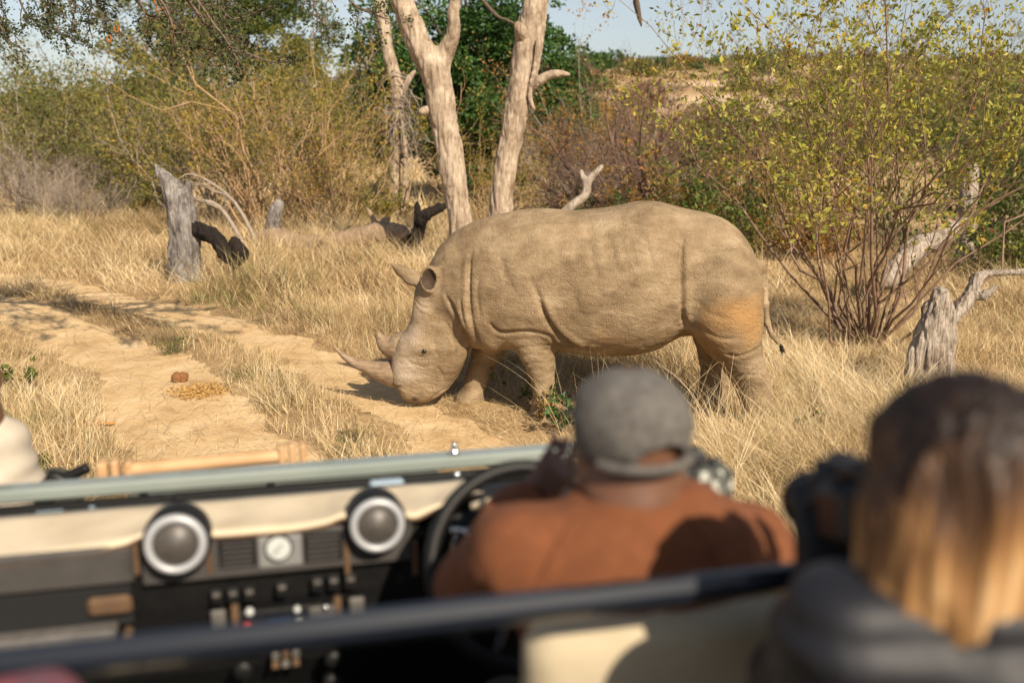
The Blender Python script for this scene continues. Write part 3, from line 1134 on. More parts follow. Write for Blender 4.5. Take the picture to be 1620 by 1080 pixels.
L_brown = leaf_mat('withered_leaves', [(0, (.08, .05, .03)), (.5, (.16, .095, .06)), (1, (.25, .15, .09))], .15)
L_hero = leaf_mat('bush_leaves', [(0, (.05, .08, .018)), (.3, (.15, .185, .035)), (.55, (.31, .31, .055)), (.84, (.48, .42, .09)), (.95, (.48, .26, .05)), (1, (.24, .08, .03))], .4, .4)
L_acacia = leaf_mat('thorn_leaves', [(0, (.025, .045, .016)), (.5, (.06, .085, .03)), (.85, (.13, .15, .05)), (.97, (.20, .20, .07)), (1, (.45, .20, .04))], .3)


def shrub_mesh(seed, H, spread=.75, n0=14, m1=7, m2=4, leafn=4, leaf=.08, r0=.03, up=.12, base_r=.15, droop=0, lo=.25, jit=.05, tsc=.8, tb=.5, ta=.35, l0leaf=0, stemL=1.0, w=.55):
    """many-stemmed shrub -> (stem mesh, leaf mesh)"""
    rng = np.random.default_rng(seed)
    az = rng.uniform(0, 2 * math.pi, n0) + np.arange(n0) * 2.4
    th = spread * np.sqrt(rng.random(n0))
    D = np.stack([np.cos(az) * np.sin(th), np.sin(az) * np.sin(th), np.cos(th)], 1)
    b0 = np.stack([np.cos(az), np.sin(az), np.zeros(n0)], 1) * base_r * rng.random(n0)[:, None]
    b0[:, 2] = -.08
    L0 = H * rng.uniform(.62, .95, n0) / np.maximum(np.cos(th * .6), .5) * stemL
    S0 = sprout(rng, b0, D, L0, r0 * rng.uniform(.6, 1.2, n0), 8, .13, up, taper=.25)
    S1 = branch_from(rng, *S0, m1, lo, 1.0, .75, .42, .18, 5)
    mb = MB()
    mb.add(*tubes(*S0, 6))
    mb.add(*tubes(*S1, 4))
    lf = [S1]
    if m2:
        S2 = branch_from(rng, *S1, m2, .25, 1.0, .9, .48, .12, 4)
        mb.add(*tubes(*S2, 3))
        lf.append(S2)
    lm = None
    if leafn:
        lb = MB()
        for q, S in enumerate(lf):
            per = leafn if q == len(lf) - 1 else max(1, leafn)
            V, F, m = leaves_at(rng, S[0], per, .25, leaf, w, jit)
            lb.add(V, F, patch_tint(rng, V, m, 4, tsc, seed, tb, ta))
        lm = lb.mesh('leaves', False)
    return mb.mesh('stems'), lm


MESHES = {}


def shrub(name, key, kw, Y, px, label, cat, leafm, stemm, py=None, scale=1.0, rotz=0, group=None, sx=1.0, part='crown'):
    """put a shrub of a cached kind on the ground"""
    if key not in MESHES:
        MESHES[key] = shrub_mesh(**kw)
    st, lf = MESHES[key]
    x = P(px, 300, Y)[0]
    z = hz(np.array([[x, Y]]))[0]
    t = thing(name, (x, Y, z - .03), label, cat, group, rotz)
    t.scale = (scale * sx, scale * sx, scale)
    for nm, me, mt in (('stems', st, stemm), (part, lf, leafm)):
        if me is None:
            continue
        if len(me.materials) == 0:
            me.materials.append(None)
        o = obj(nm, me, None, t)
        o.material_slots[0].link = 'OBJECT'      # alike shrubs share one mesh, each with its own colours
        o.material_slots[0].material = mt
    return t


K_OL = dict(seed=11, H=4.2, spread=.95, n0=16, m1=9, m2=6, leafn=6, leaf=.11, r0=.035, lo=.15, jit=.10)
K_OL2 = dict(seed=12, H=3.4, spread=1.15, n0=18, m1=9, m2=6, leafn=6, leaf=.10, r0=.03, lo=.1, jit=.10)
K_YE = dict(seed=13, H=4.0, spread=.62, n0=38, m1=7, m2=4, leafn=4, leaf=.078, r0=.03, lo=.35, jit=.05, up=.0, base_r=.35)
K_OR = dict(seed=14, H=3.3, spread=.8, n0=18, m1=8, m2=5, leafn=4, leaf=.075, r0=.024, lo=.2, jit=.06)
K_BR = dict(seed=15, H=2.6, spread=1.15, n0=24, m1=13, m2=12, leafn=0, r0=.036, lo=.12)
K_LOW = dict(seed=16, H=1.5, spread=1.15, n0=16, m1=8, m2=5, leafn=6, leaf=.075, r0=.016, lo=.05, jit=.06)
K_GRN = dict(seed=17, H=2.4, spread=1.05, n0=14, m1=9, m2=6, leafn=7, leaf=.09, r0=.022, lo=.1, jit=.08)

# -- left bank of bushes
SH = 'shrub'
shrub('olive_bush', 'OL', K_OL, 36, 190, 'tall olive green bush beside the bare-branched clearing edge', SH, L_olive, m_bark, scale=1.22, rotz=.4)
shrub('olive_bush', 'OL2', K_OL2, 33, 90, 'broad grey-green thorn bush behind the heap of dead twigs', SH, L_olive, m_bark_grey, scale=1.2, rotz=1.4)
shrub('olive_bush', 'OL', K_OL, 42, 20, 'olive bush standing behind the pale grass clearing', SH, L_olive, m_bark_grey, scale=1.1, rotz=2.2)
shrub('olive_bush', 'OL2', K_OL2, 30, 250, 'dense olive bush just behind the grey leaning stump', SH, L_olive, m_bark, scale=1.3, rotz=.1)
shrub('olive_bush', 'OL', K_OL, 46, 110, 'dark olive thicket showing above the thorn bush', SH, L_olive, m_bark, scale=1.35, rotz=3.3)
shrub('olive_bush', 'OL2', K_OL2, 40, -70, 'olive bush at the near edge of the pale clearing', SH, L_olive, m_bark_grey, scale=1.3, rotz=.8)
shrub('olive_bush', 'OL', K_OL, 40, 300, 'tall olive bush rising behind the many-stemmed yellow shrub', SH, L_olive, m_bark, scale=1.4, rotz=5.0)
shrub('yellow_shrub', 'YE', K_YE, 22, 425, 'many-stemmed yellowing shrub with pale orange stems behind the fallen log', SH, L_yellow, m_bark_pale, scale=1.02, sx=.95)
shrub('yellow_shrub', 'OR', K_OR, 25, 540, 'yellow-brown shrub between the many-stemmed shrub and the thin dead tree', SH, L_yellow, m_bark_pale, scale=1.18, rotz=1.0)
shrub('yellow_shrub', 'YE', K_YE, 27, 480, 'tall yellowing shrub behind the many-stemmed shrub', SH, L_yellow, m_bark_grey, scale=1.08, rotz=2.0)
shrub('yellow_shrub', 'OR', K_OR, 24, 340, 'yellowing leafy shrub behind the grey leaning stump and its branch', SH, L_yellow, m_bark_grey, scale=1.15, rotz=4.1)
shrub('yellow_shrub', 'OR', K_OR, 21, 520, 'thin yellow shrub with bare stems behind the fallen log', SH, L_yellow, m_bark_pale, scale=.62, rotz=3.1)
shrub('low_shrub', 'LOW', K_LOW, 28, 205, 'low olive scrub at the foot of the dense bush', SH, L_olive, m_bark, scale=1.0, rotz=.6)
shrub('dead_brush', 'BR', K_BR, 27, 40, 'grey heap of dead leafless twigs on the pale clearing', 'dead brush', None, m_bark_grey, scale=.75, sx=1.3, rotz=.6)
shrub('dead_brush', 'BR', K_BR, 25, 130, 'low grey leafless brush in front of the thorn bush', 'dead brush', None, m_bark_grey, scale=.5, sx=1.3, rotz=2.6)
# -- behind the dead trees
shrub('yellow_shrub', 'LOW', K_LOW, 24, 590, 'low yellow shrub at the foot of the thin dead tree', SH, L_yellow, m_bark_pale, scale=.75, rotz=1.6)
shrub('yellow_shrub', 'OR', K_OR, 23, 770, 'sparse yellow shrub between the two big dead trunks', SH, L_yellow, m_bark_pale, scale=.62, rotz=.3)
shrub('orange_shrub', 'OR', K_OR, 25, 930, 'orange-leaved shrub behind the leaning dead trunk', SH, L_orange, m_bark_grey, scale=1.12, rotz=2.5)
shrub('orange_shrub', 'YE', K_YE, 28, 880, 'tall thin rusty shrub beside the deep green tree', SH, L_orange, m_bark_grey, scale=.68, rotz=.9)
shrub('thorn_bush', 'BR', K_BR, 24, 1025, 'reddish brown leafless thorn bush with dense twigs', SH, None, mat('red_brown_twigs', (.13, .075, .055), .85, var=(.22, .13, .095), scale=12), scale=1.42, rotz=.2)
shrub('thorn_bush', 'BR', K_BR, 24, 985, 'pale grey-brown leafless thorn bush above the white dead branch', SH, None, mat('grey_brown_twigs', (.22, .155, .12), .85, var=(.32, .235, .18), scale=12), scale=.85, sx=1.15, rotz=1.9)
shrub('green_shrub', 'GRN', K_GRN, 25, 1140, 'fresh green shrub right of the leafless thorn bush', SH, L_mid, m_bark, scale=1.0, rotz=.5)
shrub('orange_shrub', 'LOW', K_LOW, 20, 1090, 'low rust and green shrub behind the rhinoceros hump', SH, L_orange, m_bark, scale=1.15, rotz=1.1)
shrub('orange_shrub', 'LOW', K_LOW, 22, 1010, 'low yellow-orange scrub under the leafless thorn bush', SH, L_orange, m_bark, scale=.9, rotz=2.1)
shrub('green_shrub', 'LOW', K_LOW, 19, 1160, 'low green and yellow shrub behind the rhinoceros rump', SH, L_mid, m_bark, scale=1.25, rotz=3.1)
shrub('green_shrub', 'LOW', K_LOW, 21, 950, 'small dark green shrub beside the white dead branch', SH, L_green, m_bark, scale=.6, rotz=4.1)
shrub('orange_shrub', 'OR', K_OR, 21, 1200, 'rusty leaved shrub between the green shrub and the large leafy bush', SH, L_orange, m_bark, scale=.72, rotz=.1)
# -- behind the big leafy bush
shrub('green_shrub', 'GRN', K_GRN, 19, 1560, 'dark green shrub behind the white fallen log', SH, L_mid, m_bark_dark, scale=1.2, rotz=2.4)
shrub('green_shrub', 'OL2', K_OL2, 26, 1600, 'big dark olive bush behind the large leafy bush', SH, L_olive, m_bark_dark, scale=1.15, rotz=2.9)
shrub('green_shrub', 'LOW', K_LOW, 15.5, 1640, 'low shaded green shrub beside the pale stump branch', SH, L_mid, m_bark_dark, scale=1.0, rotz=5.4)
shrub('orange_shrub', 'LOW', K_LOW, 18, 1270, 'low rusty shrub in the dry grass behind the large leafy bush', SH, L_orange, m_bark, scale=.95, rotz=.9)
shrub('olive_bush', 'OL', K_OL, 52, 1330, 'hazy brown-green tree-like bush rising behind the large leafy bush', SH, L_olive, m_bark, scale=1.75, rotz=.9)
shrub('olive_bush', 'OL2', K_OL2, 60, 1500, 'broad olive bush on the slope behind the large leafy bush', SH, L_olive, m_bark, scale=1.75, rotz=1.9)
shrub('olive_bush', 'OL', K_OL, 48, 1640, 'tall olive bush on the slope beyond the pale stump', SH, L_olive, m_bark, scale=1.45, rotz=4.9)

# -- the large leafy bush, detailed
st, lf = shrub_mesh(seed=71, H=4.0, spread=.66, n0=34, m1=11, m2=7, leafn=4, leaf=.066, r0=.018, up=.02, base_r=.22, lo=.45, jit=.012, tsc=1.2, tb=.62, ta=.2, w=.5)
x, y = G(1372, 545)
hero = thing('leafy_bush', (x, y, hz(np.array([[x, y]]))[0]), 'large leafy bush with yellow-green leaves and reddish stems beside the rhinoceros rump', SH)
obj('stems', st, mat('reddish_stems', (.12, .07, .045), .75, var=(.27, .17, .11), scale=9), hero)
obj('crown', lf, L_hero, hero)


# -- trees with a trunk and a domed crown
def tree(name, seed, x, y, H, crown_r, crown_z, nclump, nleaf, leaf, leafm, barkm, label, cr=(.7, 1.15), tr=.22, spread=1.0):
    rng = np.random.default_rng(seed)
    z0 = hz(np.array([[x, y]]))[0]
    t = thing(name, (x, y, z0 - .05), label, 'tree')
    mb = MB()
    tp_ = smooth_path([[0, 0, -.2, tr * 1.3], [.1, .05, H * .2, tr], [-.1, .1, H * .4, tr * .8], [.1, 0, H * .62, tr * .55], [0, 0, H * .85, tr * .2]], 14)
    T0 = (tp_[None, :, :3], tp_[None, :, 3])
    mb.add(*tubes(*T0, 10))
    B1 = branch_from(rng, *T0, 16, .25, .95, 1.0, .5, .25, 6, .14, rf=.5)
    B2 = branch_from(rng, *B1, 6, .3, 1, .8, .5, .2, 5)
    mb.add(*tubes(*B1, 6))
    mb.add(*tubes(*B2, 4))
    obj('trunk', mb.mesh('trunk'), barkm, t)
    # leaf clumps spread over the crown's volume
    d = unit(rng.normal(0, 1, (nclump, 3)))
    rr = rng.random(nclump) ** .42
    c = d * rr[:, None] * np.array([crown_r * spread, crown_r * spread, crown_r * .85])
    c = c * (1 + .25 * fbm(d * 1.8, seed, 2))[:, None] + [0, 0, crown_z]
    c = c[c[:, 2] > .25]
    sz = rng.uniform(*cr, len(c)) * crown_r * .2
    i = rng.integers(0, len(c), nleaf)
    dd = unit(rng.normal(0, 1, (nleaf, 3)))
    dd[:, 2] = np.abs(dd[:, 2]) * 1.0 - .25
    pp = c[i] + dd * (sz[i] * rng.random(nleaf) ** .35)[:, None]
    V, F, m = leaf_cards(rng, pp, unit(dd + rng.normal(0, .55, (nleaf, 3))), leaf, .55)
    tint = np.clip(.45 + .2 * fbm(c * .9, seed + 5, 2)[i] + rng.normal(0, .15, nleaf), 0, 1)
    obj('crown', mesh_np('crown', V, F, False, {'tint': np.repeat(tint, 4)}), leafm, t)
    return t


x = P(738, 200, 31)[0]
tree('green_tree', 81, x, 31, 7.2, 3.6, 3.55, 210, 52000, .15, L_green, m_bark_dark, 'dense deep green tree standing behind the two dead trunks')
x = P(395, 200, 44)[0]
tree('tall_tree', 82, x, 44, 10.5, 3.9, 7.4, 75, 17000, .17, L_mid, m_bark_dark, 'tall dark tree with open crown behind the yellow shrubs', (.8, 1.3), .2)
x = P(300, 200, 50)[0]
tree('tall_tree', 83, x, 50, 9.5, 3.6, 6.6, 60, 13000, .18, L_olive, m_bark_dark, 'tall olive tree rising beside the dark open-crowned tree', (.8, 1.3), .2)
x = P(470, 200, 36)[0]
tree('tall_tree', 84, x, 36, 5.4, 2.0, 3.9, 40, 8000, .12, L_yellow, m_bark, 'yellow-leaved small tree under the dark open-crowned tree', (.8, 1.3), .12)

# -- scrub on the far hill
kinds = [(L_olive, 'round grey-green shrub on the far hillside'), (L_green, 'dark green shrub on the far hillside'), (L_brown, 'brown leafless-looking shrub on the far hillside'), (L_orange, 'rusty shrub on the far hillside')]
hill_me = []
for q in range(5):
    rng = np.random.default_rng(200 + q)
    nl = 620
    d = unit(rng.normal(0, 1, (nl, 3)))
    d[:, 2] = np.abs(d[:, 2])
    lob = 1 + .35 * fbm(d * 2.2, 210 + q, 2)
    pp = d * (rng.random(nl) ** .4 * lob)[:, None] * [1.25, 1.25, 1.05]
    V, F, m = leaf_cards(rng, pp, unit(d + rng.normal(0, .6, (nl, 3))), .26, .7)
    hill_me.append((V, F, np.repeat(np.clip(rng.normal(.45, .2, nl), 0, 1), 4)))
rng = np.random.default_rng(77)
shr = {}
cnt = 0
cand = []
while len(cand) < 290:
    y = rng.uniform(62, 275)
    x = rng.uniform(-.02, .62) * y if rng.random() < .8 else rng.uniform(-.6, 0) * y
    c_ = hz(np.array([[x, y]]))[0]
    if any(((x - a_) / b_) ** 2 + ((y - c1) / d_) ** 2 < 1.2 for (a_, c1, b_, d_) in ((24, 128, 10, 14), (27, 105, 6, 10), (33, 158, 11, 8))):
        continue
    cand.append((x, y, c_))
for (x, y, z) in cand:
    k = rng.choice(4, p=[.42, .2, .26, .12])
    q = rng.integers(5)
    if (k, q) not in shr:
        V, F, t_ = hill_me[q]
        me = mesh_np('hill_shrub', V, F, False, {'tint': t_})
        me.materials.append(kinds[k][0])
        shr[(k, q)] = me
    s = rng.uniform(.9, 2.4) * (1 if y < 150 else 1.3)
    o = obj('hillside_shrub', shr[(k, q)], None, None, (x, y, z - .1 * s), rng.uniform(0, 6.28))
    o.scale = (s * rng.uniform(.85, 1.3), s * rng.uniform(.85, 1.3), s * rng.uniform(.75, 1.15))
    zone = ' crest against the sky' if y > 228 else ' beside the sandy clearing' if any(math.hypot(x - a_, y - c1) < 24 for a_, c1 in ((24, 128), (33, 158))) else ' lower slope' if y < 110 else ', midway up the slope'
    lab = kinds[k][1] + zone
    tag(o, lab, 'shrub', lab.replace('shrub', 'shrubs'))

# smaller scrub nobody could count
rng = np.random.default_rng(78)
nb = 2600
yy = rng.uniform(60, 272, nb)
xx = rng.uniform(-.45, .62, nb) * yy
ok = np.ones(nb, bool)
for (a_, c1, b_, d_) in ((24, 128, 9, 13), (27, 105, 5, 9), (33, 158, 10, 7)):
    ok &= ((xx - a_) / b_) ** 2 + ((yy - c1) / d_) ** 2 > 1.1
xx, yy = xx[ok], yy[ok]
ss_ = rng.uniform(.35, 1.15, len(xx))
ct = np.clip(.5 + .35 * vnoise(np.column_stack([xx, yy]) * .06, 3) + rng.normal(0, .18, len(xx)), 0, 1)
i = rng.integers(0, len(xx), 70000)
d = unit(rng.normal(0, 1, (len(i), 3)))
d[:, 2] = np.abs(d[:, 2])
q = np.column_stack([xx, yy, hz(np.column_stack([xx, yy]))])[i] + d * (ss_[i] * rng.random(len(i)) ** .4)[:, None] * [1.4, 1.4, .9]
V, F, m = leaf_cards(rng, q, unit(d + rng.normal(0, .6, d.shape)), .34, .7)
o = obj('hill_scrub', mesh_np('hill_scrub', V, F, False, {'tint': np.repeat(np.clip(ct[i] + rng.normal(0, .1, len(i)), 0, 1), 4)}), leaf_mat('hill_scrub_leaves', [(0, (.05, .06, .02)), (.35, (.12, .11, .04)), (.6, (.20, .15, .07)), (.85, (.26, .155, .08)), (1, (.32, .21, .11))], .2))
tag(o, 'low mixed scrub covering the far hillside', 'scrub', kind='stuff')


# ================================================================== DEAD WOOD
W_pale = wood_mat('bleached_trunk', [(.33, (.09, .06, .038)), (.44, (.25, .185, .13)), (.54, (.42, .335, .25)), (.68, (.60, .51, .41))], scale=7)
W_grey = wood_mat('silver_stump', [(.36, (.035, .03, .027)), (.45, (.13, .115, .105)), (.54, (.25, .23, .215)), (.68, (.44, .41, .38))], scale=9, bump=.9)
W_white = wood_mat('white_stump', [(.36, (.05, .038, .028)), (.45, (.26, .205, .155)), (.54, (.47, .40, .33)), (.68, (.66, .60, .52))], scale=15, bump=1.0)
W_log = wood_mat('brown_log', [(.25, (.10, .065, .04)), (.45, (.25, .175, .115)), (.62, (.38, .28, .19)), (.78, (.50, .39, .28))], scale=8)
W_char = wood_mat('charred_wood', [(.3, (.006, .005, .005)), (.55, (.022, .017, .014)), (.75, (.10, .055, .03))], scale=10)


def wood(chains, h, seed, rough=.12, k=.06, fib=.10, crack=.16):
    """blend thick limbs into one gnarled piece; chains: (points, radii)"""
    allp = np.concatenate([np.asarray(c[0], float) for c in chains])
    mr = max(max(c[1]) for c in chains) + .15
    F = Field(allp.min(0) - mr, allp.max(0) + mr, h)
    for pts, rad in chains:
        q = np.array([list(p) + [r] for p, r in zip(pts, rad)], float)
        q = smooth_path(q, max(6, 4 * len(q)))
        F.chain(q[:, :3], np.maximum(q[:, 3], h * .75), k)
    V, Q = F.mesh()
    V = relax(V, Q, 1, .4)
    N = normals(V, Q)
    rmean = np.mean([np.mean(c[1]) for c in chains])
    d = rough * rmean * fbm(V * (.8 / rmean) * np.array([1, 1, .45]), seed, 3) + fib * rmean * vnoise(V * np.array([1, 1, .10]) * (3.2 / rmean), seed + 3)
    cr = vnoise(V * np.array([1, 1, .09]) * (2.4 / rmean), seed + 7)
    d = d - crack * rmean * np.exp(-(cr / .13) ** 2)
    return V + N * d[:, None], Q


def wood_thing(name, chains, h, seed, m, label, cat, base, parent=None, **kw):
    V, Q = wood(chains, h, seed, **kw)
    if parent is None:
        V = V - np.array(base)
        o = obj(name, mesh_np(name, V, Q), m, None, tuple(base))
        return tag(o, label, cat)
    return obj(name, mesh_np(name, V, Q), m, parent)


def pts(lst, Y, dy=None):
    return [P(a_, b_, Y + (0 if dy is None else dy[i])) for i, (a_, b_) in enumerate(lst)]


# the forked trunk
Yf = 17.0
b0 = P(738, 420, Yf)
b0[2] = hz(b0[None, :2])[0]
t = thing('dead_tree', tuple(b0), 'bleached dead tree with forked trunk rising behind the rhinoceros head', 'dead tree')


def rel(ps, b):
    return [np.asarray(p) - b for p in ps]


ch = [(rel(pts([(740, 432), (733, 390), (728, 345), (716, 270), (703, 200), (688, 118), (662, 68), (637, 5), (618, -50), (590, -120)], Yf), b0), [.30, .215, .185, .205, .215, .225, .195, .185, .17, .11]),
      (rel(pts([(696, 130), (702, 88), (713, 62), (719, 40), (717, 18), (724, -10), (735, -60)], Yf, [0, 0, -.1, -.15, -.2, -.2, -.3]), b0), [.12, .135, .11, .09, .08, .07, .05])]
V, Q = wood(ch, .028, 301, .13, .06)
obj('trunk', mesh_np('trunk', V, Q), W_pale, t)
for l_, r_ in (([(684, 172), (672, 176), (666, 177)], [.05, .045, .02]), ([(704, 80), (716, 72), (720, 68)], [.05, .04, .012]), ([(618, -50), (560, -75), (520, -60)], [.07, .05, .02])):
    V, Q = wood([(rel(pts(l_, Yf, [0, -.08, -.12]), b0), r_)], .016, 302)
    obj('broken_branch', mesh_np('broken_branch', V, Q), W_pale, t)
# the leaning trunk
Yl = 18.0
b1 = P(786, 412, Yl)
b1[2] = hz(b1[None, :2])[0]
t = thing('dead_tree', tuple(b1), 'bleached dead tree with one leaning trunk and a peeling dark split', 'dead tree')
ch = [(rel(pts([(784, 424), (788, 375), (793, 320), (799, 270), (809, 215), (822, 150), (830, 90), (838, 45), (848, 0), (862, -60), (880, -140)], Yl), b1), [.27, .22, .205, .20, .205, .215, .21, .205, .21, .18, .13]),
      (rel(pts([(840, 160), (848, 110), (855, 60), (862, 0), (872, -50)], Yl, [-.05] * 5), b1), [.03, .06, .07, .07, .05])]
V, Q = wood(ch, .028, 305, .15, .03)
obj('trunk', mesh_np('trunk', V, Q), W_pale, t)
for l_, r_, dy in (([(836, 142), (850, 131), (866, 120), (882, 117), (901, 118)], [.07, .065, .055, .045, .02], [-.1, -.2, -.25, -.3, -.3]), ([(826, 62), (823, 48), (818, 38)], [.09, .075, .03], [-.1, -.2, -.25]),
                   ([(846, 175), (838, 150), (848, 95), (852, 60)], [.012, .03, .03, .03], [-.2] * 4)):
    V, Q = wood([(rel(pts(l_, Yl, dy), b1), r_)], .016, 306)
    obj('broken_branch', mesh_np('broken_branch', V, Q), W_pale, t)
# thin dark branches that hang into the sky from above
tw = [smooth_path([list(p) + [r] for p, r in zip(rel(pts([(822, 45), (806, 34), (790, 28), (775, 14), (757, -8)], Yl, [-.2, -.3, -.35, -.4, -.4]), b1), [.02, .03, .03, .03, .03])], 12),
      smooth_path([list(p) + [r] for p, r in zip(rel(pts([(868, -90), (925, -120), (985, -110), (1006, -55), (1005, -8), (1010, 22), (1015, 42)], Yl, [0, -.5, -1, -1.3, -1.4, -1.4, -1.4]), b1), [.08, .07, .06, .05, .05, .045, .012])], 12)]
V, F = tubes(np.array([q[:, :3] for q in tw]), np.array([q[:, 3] for q in tw]), 8)
V = V + .012 * vnoise(V * 14, 5)[:, None]
obj('branch', mesh_np('branch', V, F), m_bark_dark, t)
# the thin dead tree with hanging twigs
Yt = 25.0
b2 = P(622, 345, Yt)
b2[2] = hz(b2[None, :2])[0]
t = thing('dead_tree', tuple(b2), 'thin pale dead tree with tangled hanging twigs before the deep green tree', 'dead tree')
ch = [(rel(pts([(622, 350), (622, 300), (625, 240), (628, 180), (626, 130), (617, 95), (608, 55), (600, 10), (592, -50), (580, -110)], Yt), b2), [.22, .17, .15, .17, .15, .14, .12, .11, .08, .04]),
      (rel(pts([(628, 175), (634, 150), (645, 128), (657, 112)], Yt), b2), [.1, .09, .07, .03]), (rel(pts([(640, 320), (642, 270), (640, 220), (634, 180)], Yt, [-.3] * 4), b2), [.08, .06, .05, .04]),
      (rel(pts([(615, 90), (614, 45), (606, 0), (603, -60)], Yt), b2), [.06, .06, .05, .03])]
V, Q = wood(ch, .032, 309, .12)
obj('trunk', mesh_np('trunk', V, Q), W_pale, t)
rng = np.random.default_rng(33)
q0 = np.array(rel([P(rng.uniform(615, 655), rng.uniform(110, 210), Yt - rng.uniform(.1, .5)) for _ in range(60)], b2))
S = sprout(rng, q0, unit(rng.normal(0, .35, (60, 3)) + [0, 0, -1]), rng.uniform(.4, 1.5, 60), rng.uniform(.008, .02, 60), 6, .25)
S2 = branch_from(rng, *S, 3, .2, 1, .9, .4, 0, 4)
mb = MB()
mb.add(*tubes(*S, 4))
mb.add(*tubes(*S2, 3))
obj('hanging_twigs', mb.mesh('hanging_twigs'), m_bark_grey, t)

# grey leaning stump with its charred arm
Ys = 15.5
b3 = P(292, 446, Ys)
b3[2] = hz(b3[None, :2])[0]
stump = wood_thing('tree_stump', [(pts([(296, 455), (293, 420), (292, 380), (288, 340), (280, 312), (266, 288), (247, 264)], Ys), [.30, .235, .225, .215, .18, .125, .05]), (pts([(294, 380), (294, 330), (298, 292)], Ys), [.12, .13, .06]),
                                  (pts([(276, 450), (276, 400), (280, 350)], Ys), [.10, .09, .05]), (pts([(310, 452), (306, 400), (300, 360)], Ys), [.10, .09, .06])], .02, 311, W_grey,
                   'grey splintered stump leaning over with a pointed top', 'tree stump', b3, rough=.2, k=.03, fib=.2)
wood_thing('charred_arm', [(rel(pts([(300, 358), (322, 366), (342, 378), (356, 398), (366, 412)], Ys, [0, -.1, -.2, -.3, -.3]), b3), [.10, .105, .095, .10, .05]), (rel(pts([(370, 378), (374, 392), (380, 402), (372, 420)], Ys, [-.3] * 4), b3), [.03, .09, .09, .05])],
           .016, 312, W_char, None, None, None, parent=stump, rough=.36, crack=.3)
# small stump behind, fallen log, branches
b4 = P(434, 392, 20.5)
b4[2] = hz(b4[None, :2])[0]
wood_thing('tree_stump', [(pts([(430, 396), (431, 365), (435, 340), (441, 321)], 20.5), [.17, .135, .125, .10])], .024, 313, W_grey, 'small silvery stump standing at the end of the fallen log', 'tree stump', b4)
b5 = P(540, 398, 19.2)
b5[2] = hz(b5[None, :2])[0]
log = wood_thing('fallen_log', [(pts([(375, 392), (430, 378), (470, 386), (520, 384), (565, 376), (605, 368), (640, 372)], 19.2, [.9, .6, .3, 0, 0, -.1, -.1]), [.12, .20, .18, .16, .18, .19, .17]),
                                (pts([(520, 398), (480, 398), (450, 400)], 19.2, [-.2, -.3, -.3]), [.09, .07, .05]), (pts([(600, 370), (592, 350), (582, 330)], 19.2), [.05, .035, .015]), (pts([(612, 368), (606, 352), (616, 345)], 19.2), [.05, .045, .02])],
                 .024, 314, W_log, 'long grey-brown fallen log lying in the grass behind the rhinoceros head', 'log', b5)
o = wood_thing('burnt_limb', [(rel(pts([(628, 376), (652, 378), (664, 362), (668, 346), (682, 335), (704, 326)], 19.2, [-.1, -.1, -.1, -.2, -.2, -.2]), b5), [.14, .14, .10, .085, .085, .06]), (rel(pts([(664, 352), (659, 335), (661, 318)], 19.2, [-.1, -.15, -.15]), b5), [.05, .04, .02])],
               .018, 315, W_char, None, None, None, parent=log, rough=.4)
o['label'] = 'black burnt limb curving up at the end of the log'
b6 = P(930, 330, 20)
b6[2] = hz(b6[None, :2])[0]
wood_thing('dead_branch', [(pts([(885, 345), (905, 325), (925, 310), (930, 288), (940, 276), (952, 263)], 20), [.07, .075, .07, .06, .045, .03]), (pts([(928, 292), (922, 280), (919, 270)], 20), [.045, .03, .015])], .018, 316, W_white, 'white forked dead branch standing under the leafless thorn bush', 'dead branch', b6)
b7 = P(1440, 430, 13.5)
b7[2] = hz(b7[None, :2])[0]
wood_thing('fallen_log', [(pts([(1405, 445), (1430, 412), (1450, 392), (1490, 376), (1524, 352)], 13.5, [0, .1, .2, .3, .4]), [.12, .14, .13, .10, .07])], .02, 317, W_white, 'short white fallen log inside the large leafy bush', 'log', b7)
b8 = P(1530, 350, 16.5)
b8[2] = hz(b8[None, :2])[0]
wood_thing('dead_tree', [(pts([(1526, 420), (1530, 340), (1534, 290), (1540, 262)], 16.5), [.15, .13, .12, .06])], .024, 318, W_white, 'short white broken trunk upright behind the large leafy bush', 'dead tree', b8)
# pale splintered stump with a crooked arm
Yr = 8.5
b9 = P(1468, 642, Yr)
b9[2] = hz(b9[None, :2])[0]
rstump = wood_thing('tree_stump', [(pts([(1466, 655), (1466, 600), (1470, 550), (1480, 505), (1487, 466)], Yr), [.20, .165, .15, .125, .075]), (pts([(1448, 640), (1450, 570), (1462, 520)], Yr, [-.04] * 3), [.09, .085, .04]),
                                   (pts([(1490, 640), (1494, 560), (1500, 505), (1496, 470)], Yr, [-.03] * 4), [.10, .09, .075, .03]), (pts([(1470, 600), (1474, 540), (1482, 490), (1478, 462)], Yr, [-.12, -.1, -.07, -.04]), [.06, .055, .045, .015])], .0125, 319, W_white,
                    'pale splintered stump with a crooked side arm in tall grass', 'tree stump', b9, rough=.18, k=.015, fib=.25)
o = wood_thing('side_arm', [(rel(pts([(1492, 530), (1510, 500), (1528, 478), (1540, 458), (1546, 442), (1560, 433), (1595, 431), (1650, 430), (1700, 440)], Yr, [0, 0, .02, .05, .05, .05, .1, .1, .2]), b9), [.05, .055, .06, .055, .05, .03, .026, .024, .012]),
                            (rel(pts([(1538, 470), (1558, 467), (1568, 460), (1579, 450)], Yr, [.04, -.02, -.04, -.04]), b9), [.035, .036, .03, .010])], .0105, 320, W_white, None, None, None, parent=rstump, rough=.2, k=.012, fib=.25)
